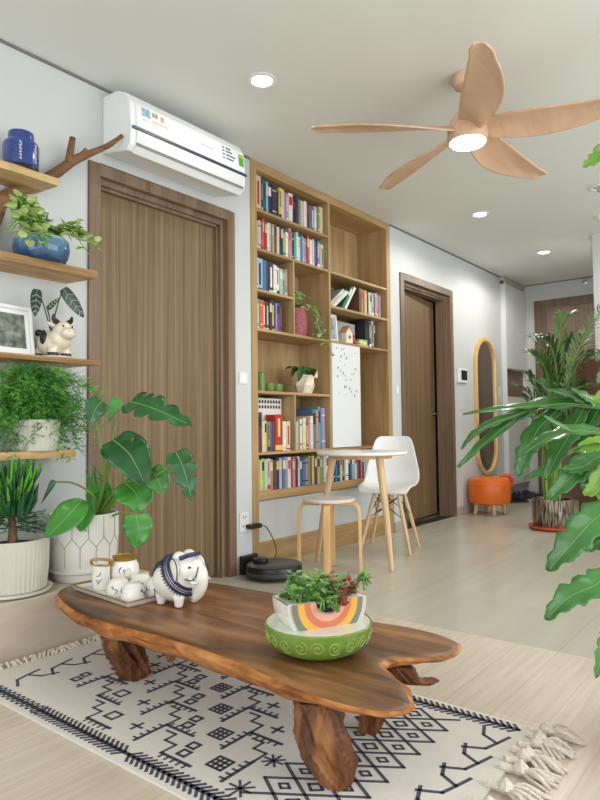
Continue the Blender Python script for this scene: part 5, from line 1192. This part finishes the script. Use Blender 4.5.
# shoe cabinet
cb = thing('shoe_cabinet', 'tall white built-in hallway cabinet with open oak niche', 'cabinet', (7.68, D-0.03, 0))
def cbox(name, x0, x1, ya_, yb_2, z0, z1, m, bev=0.003): return MB().box(x0-7.68, x1-7.68, ya_-(D-0.03), yb_2-(D-0.03), z0, z1).build(name, m, cb, smooth=False, bevel=bev)
CX0, CX1, CY = 7.33, XF-0.002, 2.71
cbox('side_panel', CX0, CX0+0.02, CY, D-0.001, 0.2, 2.6, M_white2); cbox('side_panel', CX1-0.02, CX1, CY, D-0.001, 0.2, 2.6, M_white2)
cbox('top_filler', CX0, CX1, CY+0.004, D-0.001, 2.56, 2.648, M_trimw)
cbox('cabinet_body', CX0+0.02, CX1-0.02, CY+0.022, D-0.001, 0.2, 1.22, M_white2); cbox('cabinet_body', CX0+0.02, CX1-0.02, CY+0.022, D-0.001, 1.56, 2.56, M_white2)
cbox('niche_lining', CX0+0.02, CX1-0.02, D-0.01, D-0.002, 1.22, 1.58, wood('brown_niche_laminate', (112, 86, 66), (132, 104, 80), (148, 118, 92), 'X', 22))  # niche back lined in brown laminate
for z0, z1 in ((1.57, 2.56), (0.2, 1.235)): cbox('door', CX0+0.003, CX1-0.003, CY-0.004, CY-0.001, z0, z1, M_white2)
def shoe(label, x, y, rz, m):
    t_ = thing('shoe', label, 'shoe', (x, y, 0), rz, 'shoes under the hallway cabinet')
    MB().prism([(-0.13, -0.035, 0.001), (-0.06, -0.045, 0.001), (0.06, -0.035, 0.001), (0.13, -0.03, 0.001), (0.145, 0, 0.001), (0.13, 0.03, 0.001), (0.06, 0.035, 0.001), (-0.06, 0.045, 0.001), (-0.13, 0.035, 0.001), (-0.145, 0, 0.001)], (0, 0, 0.022)).build('sole', M_white2 if m != M_dark else M_dgrey, t_, bevel=0.004)
    blob('upper', [('e', (-0.07, 0, 0.045), (0.07, 0.04, 0.035)), ('e', (0.05, 0, 0.05), (0.09, 0.037, 0.04)), ('e', (0.09, 0, 0.075), (0.05, 0.034, 0.045))], m, t_, 0.008, 4)
M_shoe = mat('navy_shoe', (30, 32, 52), 0.6)
shoe('black shoe under the cabinet beside the orange ottoman', 7.42, 2.66, 2.4, M_dark)
shoe('navy shoe under the white hallway cabinet, in the middle', 7.62, 2.64, 2.2, M_shoe)
shoe('navy and white shoe nearest the entrance door', 7.83, 2.60, 2.0, M_shoe)
# outlet by the entrance door
o = MB().box(-0.008, 0, -0.04, 0.04, -0.06, 0.06).build('wall_outlet', M_white, None, smooth=False, bevel=0.003); o.location = (XF, 2.65, 0.6)
mb = MB()
for z in (-0.025, 0.025): mb.box(-0.0095, -0.008, -0.02, 0.02, z-0.015, z+0.015)
mb.build('outlet_hole', M_dark, o, smooth=False); tag(o, 'white wall outlet low beside entrance door frame', 'socket')
# dark wood cabinet behind the plants
dc = thing('side_cabinet', 'dark brown wooden cabinet standing behind the palm against the right wall', 'cabinet', (6.125, 1.20, 0))
M_dkw = wood('reddish_dark_wood', (70, 40, 28), (88, 52, 38), (102, 64, 47), 'Z', 30, 0.45, 0.06)
MB().box(-0.13, 0.13, -0.40, 0.40, 0.06, 1.475).build('carcass', M_dkw, dc, smooth=False, bevel=0.004)
MB().box(-0.11, 0.12, -0.38, 0.38, 0.001, 0.06).build('plinth', M_dkw, dc, smooth=False)
for s in (-1, 1):
    d_ = MB().box(-0.148, -0.13, 0.005 if s > 0 else -0.395, 0.395 if s > 0 else -0.005, 0.07, 1.465).build('door', M_dkw, dc, smooth=False, bevel=0.003)
    MB().tube([(-0.152, s*0.04, 0.74), (-0.152, s*0.04, 0.86)], 0.006, 8).build('handle', M_chrome, d_)
# areca palm
pa = thing('potted_palm', 'areca palm in metallic striped pot on orange saucer near entrance', 'potted plant', (5.707, 1.737, 0))
MB().lathe([(0, 0.001), (0.17, 0.001), (0.2, 0.02), (0.205, 0.036), (0.195, 0.036), (0.17, 0.016), (0, 0.012)], n=48).build('saucer', M_terr, pa)
mp_ = bpy.data.materials.new('striped_metal_glaze'); mp_.use_nodes = True; nt = mp_.node_tree; b = nt.nodes['Principled BSDF']; b.inputs['Roughness'].default_value = 0.3; b.inputs['Metallic'].default_value = 0.5
tc = nn(nt, 'ShaderNodeTexCoord'); m2 = nn(nt, 'ShaderNodeMapping'); m2.inputs['Scale'].default_value = (1, 1, 0.12); nz = nn(nt, 'ShaderNodeTexNoise'); nz.inputs['Scale'].default_value = 85; rp = nn(nt, 'ShaderNodeValToRGB')
nt.links.new(tc.outputs['Object'], m2.inputs[0]); nt.links.new(m2.outputs[0], nz.inputs['Vector']); nt.links.new(nz.outputs[0], rp.inputs[0]); nt.links.new(rp.outputs[0], b.inputs['Base Color'])
rp.color_ramp.elements[0].position = 0.4; rp.color_ramp.elements[0].color = lin((58, 48, 46)); rp.color_ramp.elements[1].position = 0.6; rp.color_ramp.elements[1].color = lin((168, 150, 134))
MB().lathe([(0, 0.0165), (0.155, 0.0165), (0.165, 0.03), (0.17, 0.15), (0.172, 0.26), (0.165, 0.264), (0.158, 0.258), (0.155, 0.235), (0, 0.23)], n=48).build('pot', mp_, pa)
MB().lathe([(0, 0.245), (0.156, 0.238)], n=30).build('soil', M_soil, pa)
random.seed(55)
def frond(base, az, L, rise, out_, m, nl=22, ll=0.26, name='frond'):
    mb = MB(); d = Vector((math.cos(az), math.sin(az), 0))
    P = smoothpath([base, base+d*out_*0.12+Vector((0, 0, rise*0.55)), base+d*out_*0.5+Vector((0, 0, rise*0.95)), base+d*out_+Vector((0, 0, rise*0.80))], 8)
    mb.tube(P, lerp_list([.008, .006, .004, .002], len(P)), 6, 1); k = len(P); sd = d.cross(Vector((0, 0, 1)))
    for i in range(nl):
        f = (0.42+0.58*i/nl)*(k-1); q = min(int(f), k-2); p = P[q].lerp(P[q+1], f-q); tn = (P[q+1]-P[q]).normalized()
        for s in (-1, 1):
            ln_ = ll*math.sin(PI*(0.2+0.75*i/nl))*random.uniform(0.85, 1.1); dr = (sd*s*0.75+tn*0.75+Vector((0, 0, 0.15))).normalized()
            leaf(mb, [p, p+dr*ln_*0.55+Vector((0, 0, 0.01)), p+dr*ln_+Vector((0, 0, -0.22*ln_))], 0.013, w_lance, Vector((0, 0, 1))+d*0.3, 5, 3, 0.15, 0)
    return mb.build(name, [m, M_stem], pa)
PB = Vector((5.707, 1.737, 0))
def pfrond(pts, m, nl=20, ll=0.24, wl=0.011, start=0.4):
    """an arching frond through real points of the room (px, py, depth)"""
    mb = MB(); b0 = Vector((random.uniform(-.05, .05), random.uniform(-.05, .05), 0.24)); P = smoothpath([b0]+[at(*q)-PB for q in pts], 8); k = len(P)
    mb.tube(P, lerp_list([.009, .007, .005, .002], k), 6, 1)
    for i in range(nl):
        f = (start+(1-start)*i/nl)*(k-1); q = min(int(f), k-2); p = P[q].lerp(P[q+1], f-q); tn = (P[q+1]-P[q]).normalized(); sd = tn.cross(Vector((0.3, -0.4, 1)).normalized()).normalized()
        for s_ in (-1, 1):
            ln_ = ll*math.sin(PI*(0.22+0.7*i/nl))*random.uniform(0.8, 1.1); dr = (sd*s_*0.7+tn*0.8+Vector((0, 0, 0.12))+Vector((random.uniform(-.15, .15), random.uniform(-.15, .15), 0))).normalized()
            leaf(mb, [p, p+dr*ln_*0.55+Vector((0, 0, 0.01)), p+dr*ln_+Vector((0, 0, -0.25*ln_))], wl, w_lance, Vector((-0.4, -0.4, 1)), 5, 3, 0.15, 0)
    return mb.build('frond', [m, M_stem], pa)
for pts, m, nl, ll in ((((566, 430, 5.45), (572, 365, 5.35), (603, 305, 5.2)), M_palm, 26, 0.2), (((560, 420, 5.5), (553, 352, 5.5), (537, 338, 5.45)), M_palmd, 20, 0.24), (((560, 410, 5.55), (560, 330, 5.5), (572, 314, 5.5)), M_palm, 20, 0.22),
    (((566, 430, 5.5), (576, 368, 5.45), (592, 354, 5.4)), M_palmd, 18, 0.24), (((556, 430, 5.5), (546, 372, 5.5), (531, 352, 5.45)), M_palm, 20, 0.26), (((552, 440, 5.45), (541, 398, 5.4), (528, 374, 5.4)), M_palmd, 20, 0.24),
    (((550, 450, 5.5), (534, 400, 5.55), (512, 384, 5.5)), M_palmd, 16, 0.16), (((562, 440, 5.35), (572, 395, 5.25), (584, 386, 5.2)), M_palmd, 20, 0.24), (((556, 440, 5.35), (552, 400, 5.2), (549, 385, 5.1)), M_palm, 20, 0.26),
    (((560, 420, 5.6), (566, 350, 5.65), (578, 336, 5.65)), M_palmd, 20, 0.24), (((550, 460, 5.4), (543, 430, 5.3), (534, 418, 5.25)), M_palm, 18, 0.26), (((560, 460, 5.4), (566, 430, 5.3), (572, 420, 5.25)), M_palmd, 18, 0.26),
    (((556, 450, 5.5), (556, 410, 5.5), (545, 366, 5.5)), M_palm, 20, 0.26), (((554, 420, 5.6), (548, 362, 5.65), (536, 338, 5.7)), M_palmd, 18, 0.24), (((552, 470, 5.45), (538, 420, 5.45), (524, 396, 5.45)), M_palmd, 16, 0.2)):
    pfrond(pts, m, nl, ll)
for k in range(7): 
    a = k*0.9; MB().tube(smoothpath([(0.06*math.cos(a), 0.06*math.sin(a), 0.235), (0.075*math.cos(a), 0.075*math.sin(a), 0.5), (0.06*math.cos(a), 0.06*math.sin(a), 0.8)], 4), lerp_list([.012, .010, .007], 9), 8).build('cane', M_stem, pa)

# ================================================================== BIG PHILODENDRON (pot just outside the frame)
pb = Vector((2.02, 0.30, 0))
ph = thing('potted_philodendron', 'large split leaf philodendron with glossy lobed leaves at right edge', 'potted plant', pb)
MB().lathe([(0, 0.001), (0.13, 0.001), (0.15, 0.02), (0.17, 0.30), (0.16, 0.305), (0.15, 0.28), (0, 0.27)], n=48).build('pot', M_terr, ph)
MB().lathe([(0, 0.285), (0.152, 0.278)], n=30).build('soil', M_soil, ph)
MB().tube(smoothpath([(0, 0, 0.26), (0.02, 0.02, 0.45), (-0.01, 0.03, 0.7), (0.01, 0.02, 0.95)], 6), lerp_list([.03, .028, .024, .014], 19), 12).build('trunk', mat('scarred_trunk', (120, 104, 70), 0.7, var=0.4, scale=30, bump=0.6), ph)
def V(px, py, d): return at(px, py, d)-pb
def w_fing(t, s=1): return max(0.03, (math.sin(PI*(0.12+0.88*t)**0.85) if t > 0 else 0.3)**0.7)*(1+0.16*math.sin(t*30+s*1.3)+0.08*math.sin(t*53+s))
def phleaf(fingers, m, base_z=0.75, up_=0.6, toward=0.7, wave=0.06, edge=None):
    """first finger is the midrib blade, the rest are its lobes: ((px, py, depth) points, half width)"""
    P0 = [V(*q) for q in fingers[0][0]]; b0 = Vector((0.0, 0.02, base_z))
    st = MB().tube(smoothpath([b0, b0.lerp(P0[0], 0.5)+Vector((0, 0, 0.06)), P0[0]], 6), lerp_list([.008, .006, .005], 13), 8).build('leaf_stalk', M_stem, ph)
    lf = MB()
    for i, (pts, wd) in enumerate(fingers):
        P = [V(*q) for q in pts]; mid = P[len(P)//2]+pb; nr = (CAMV-mid).normalized()*toward+Vector((0, 0, up_))
        leaf(lf, P, wd, w_fing, nr, 26, 7, 0.22, 0, sweep=0.2, wave=wave, vein=1)
    return lf.build('leaf_blade', [m, M_vein], st, solid=0.0012)
def d3(pts, d0, d1): n_ = len(pts)-1; return [(x, y, d0+(d1-d0)*k/n_) for k, (x, y) in enumerate(pts)]
phleaf([(d3([(612, 409), (568, 404), (530, 410), (496, 434), (459, 468)], 1.74, 1.84), 0.036),
        (d3([(548, 406), (510, 408), (463, 415)], 1.78, 1.84), 0.017), (d3([(528, 411), (492, 424), (473, 436), (462, 450)], 1.79, 1.85), 0.020),
        (d3([(560, 408), (538, 430), (526, 455), (519, 476)], 1.77, 1.80), 0.034), (d3([(584, 408), (570, 434), (556, 458), (546, 480)], 1.75, 1.78), 0.034),
        (d3([(592, 408), (576, 398), (560, 393), (547, 391)], 1.76, 1.80), 0.020), (d3([(604, 410), (590, 400), (570, 389)], 1.75, 1.78), 0.022), (d3([(600, 408), (588, 428), (580, 448)], 1.74, 1.76), 0.026)], M_leafp, 0.9, 0.9, 0.5)
phleaf([(d3([(614, 436), (578, 431), (546, 440), (519, 458)], 1.56, 1.60), 0.026), (d3([(572, 432), (556, 424), (543, 416)], 1.57, 1.58), 0.012), (d3([(604, 438), (586, 450), (574, 452)], 1.55, 1.57), 0.018)], M_leafp, 0.85, 0.9, 0.5)
phleaf([(d3([(616, 440), (598, 446), (580, 452)], 1.5, 1.52), 0.018), (d3([(610, 446), (596, 440), (578, 446)], 1.5, 1.52), 0.012)], M_leafl, 0.85, 0.7, 0.6)
phleaf([(d3([(612, 452), (590, 462), (568, 480), (549, 500)], 1.68, 1.72), 0.034), (d3([(596, 460), (580, 468), (562, 470)], 1.69, 1.70), 0.02), (d3([(600, 462), (592, 478), (582, 490)], 1.68, 1.69), 0.024)], M_leafp, 0.8, 0.5, 0.8)
phleaf([(d3([(552, 462), (540, 472), (524, 479)], 1.80, 1.83), 0.012)], M_leafp, 0.8, 0.5, 0.8)
phleaf([(d3([(618, 462), (602, 474), (592, 490), (583, 494)], 1.56, 1.58), 0.020), (d3([(612, 470), (606, 484), (600, 500)], 1.56, 1.57), 0.024)], M_leafl, 0.75, 0.4, 0.8)
phleaf([(d3([(616, 504), (592, 522), (570, 546), (548, 571)], 1.5, 1.52), 0.040), (d3([(612, 510), (600, 530), (592, 540)], 1.5, 1.5), 0.024)], M_leafp, 0.7, 0.5, 0.8, wave=0.12)
phleaf([(d3([(618, 570), (594, 586), (568, 598), (546, 620)], 1.45, 1.46), 0.033)], M_leafp, 0.6, 0.5, 0.8, wave=0.12)
phleaf([(d3([(616, 540), (604, 540), (592, 546), (584, 550)], 1.58, 1.60), 0.020)], M_leafp, 0.6, 0.5, 0.8)
phleaf([(d3([(610, 628), (604, 646), (596, 678)], 1.38, 1.38), 0.014)], M_leafp, 0.5, 0.3, 0.9)
phleaf([(d3([(622, 138), (606, 148), (594, 160), (583, 167)], 1.5, 1.52), 0.018)], M_leafl, 0.95, 0.4, 0.9, wave=0.1)
phleaf([(d3([(612, 182), (604, 188), (597, 191)], 1.5, 1.52), 0.010)], M_leafl, 0.95, 0.4, 0.9)
phleaf([(d3([(622, 345), (608, 352), (596, 362)], 1.66, 1.68), 0.020), (d3([(618, 352), (606, 372), (598, 384)], 1.66, 1.68), 0.018)], M_leafp, 0.9, 0.5, 0.8)
phleaf([(d3([(624, 392), (608, 396), (592, 402)], 1.62, 1.64), 0.022)], M_leafl, 0.9, 0.5, 0.8)
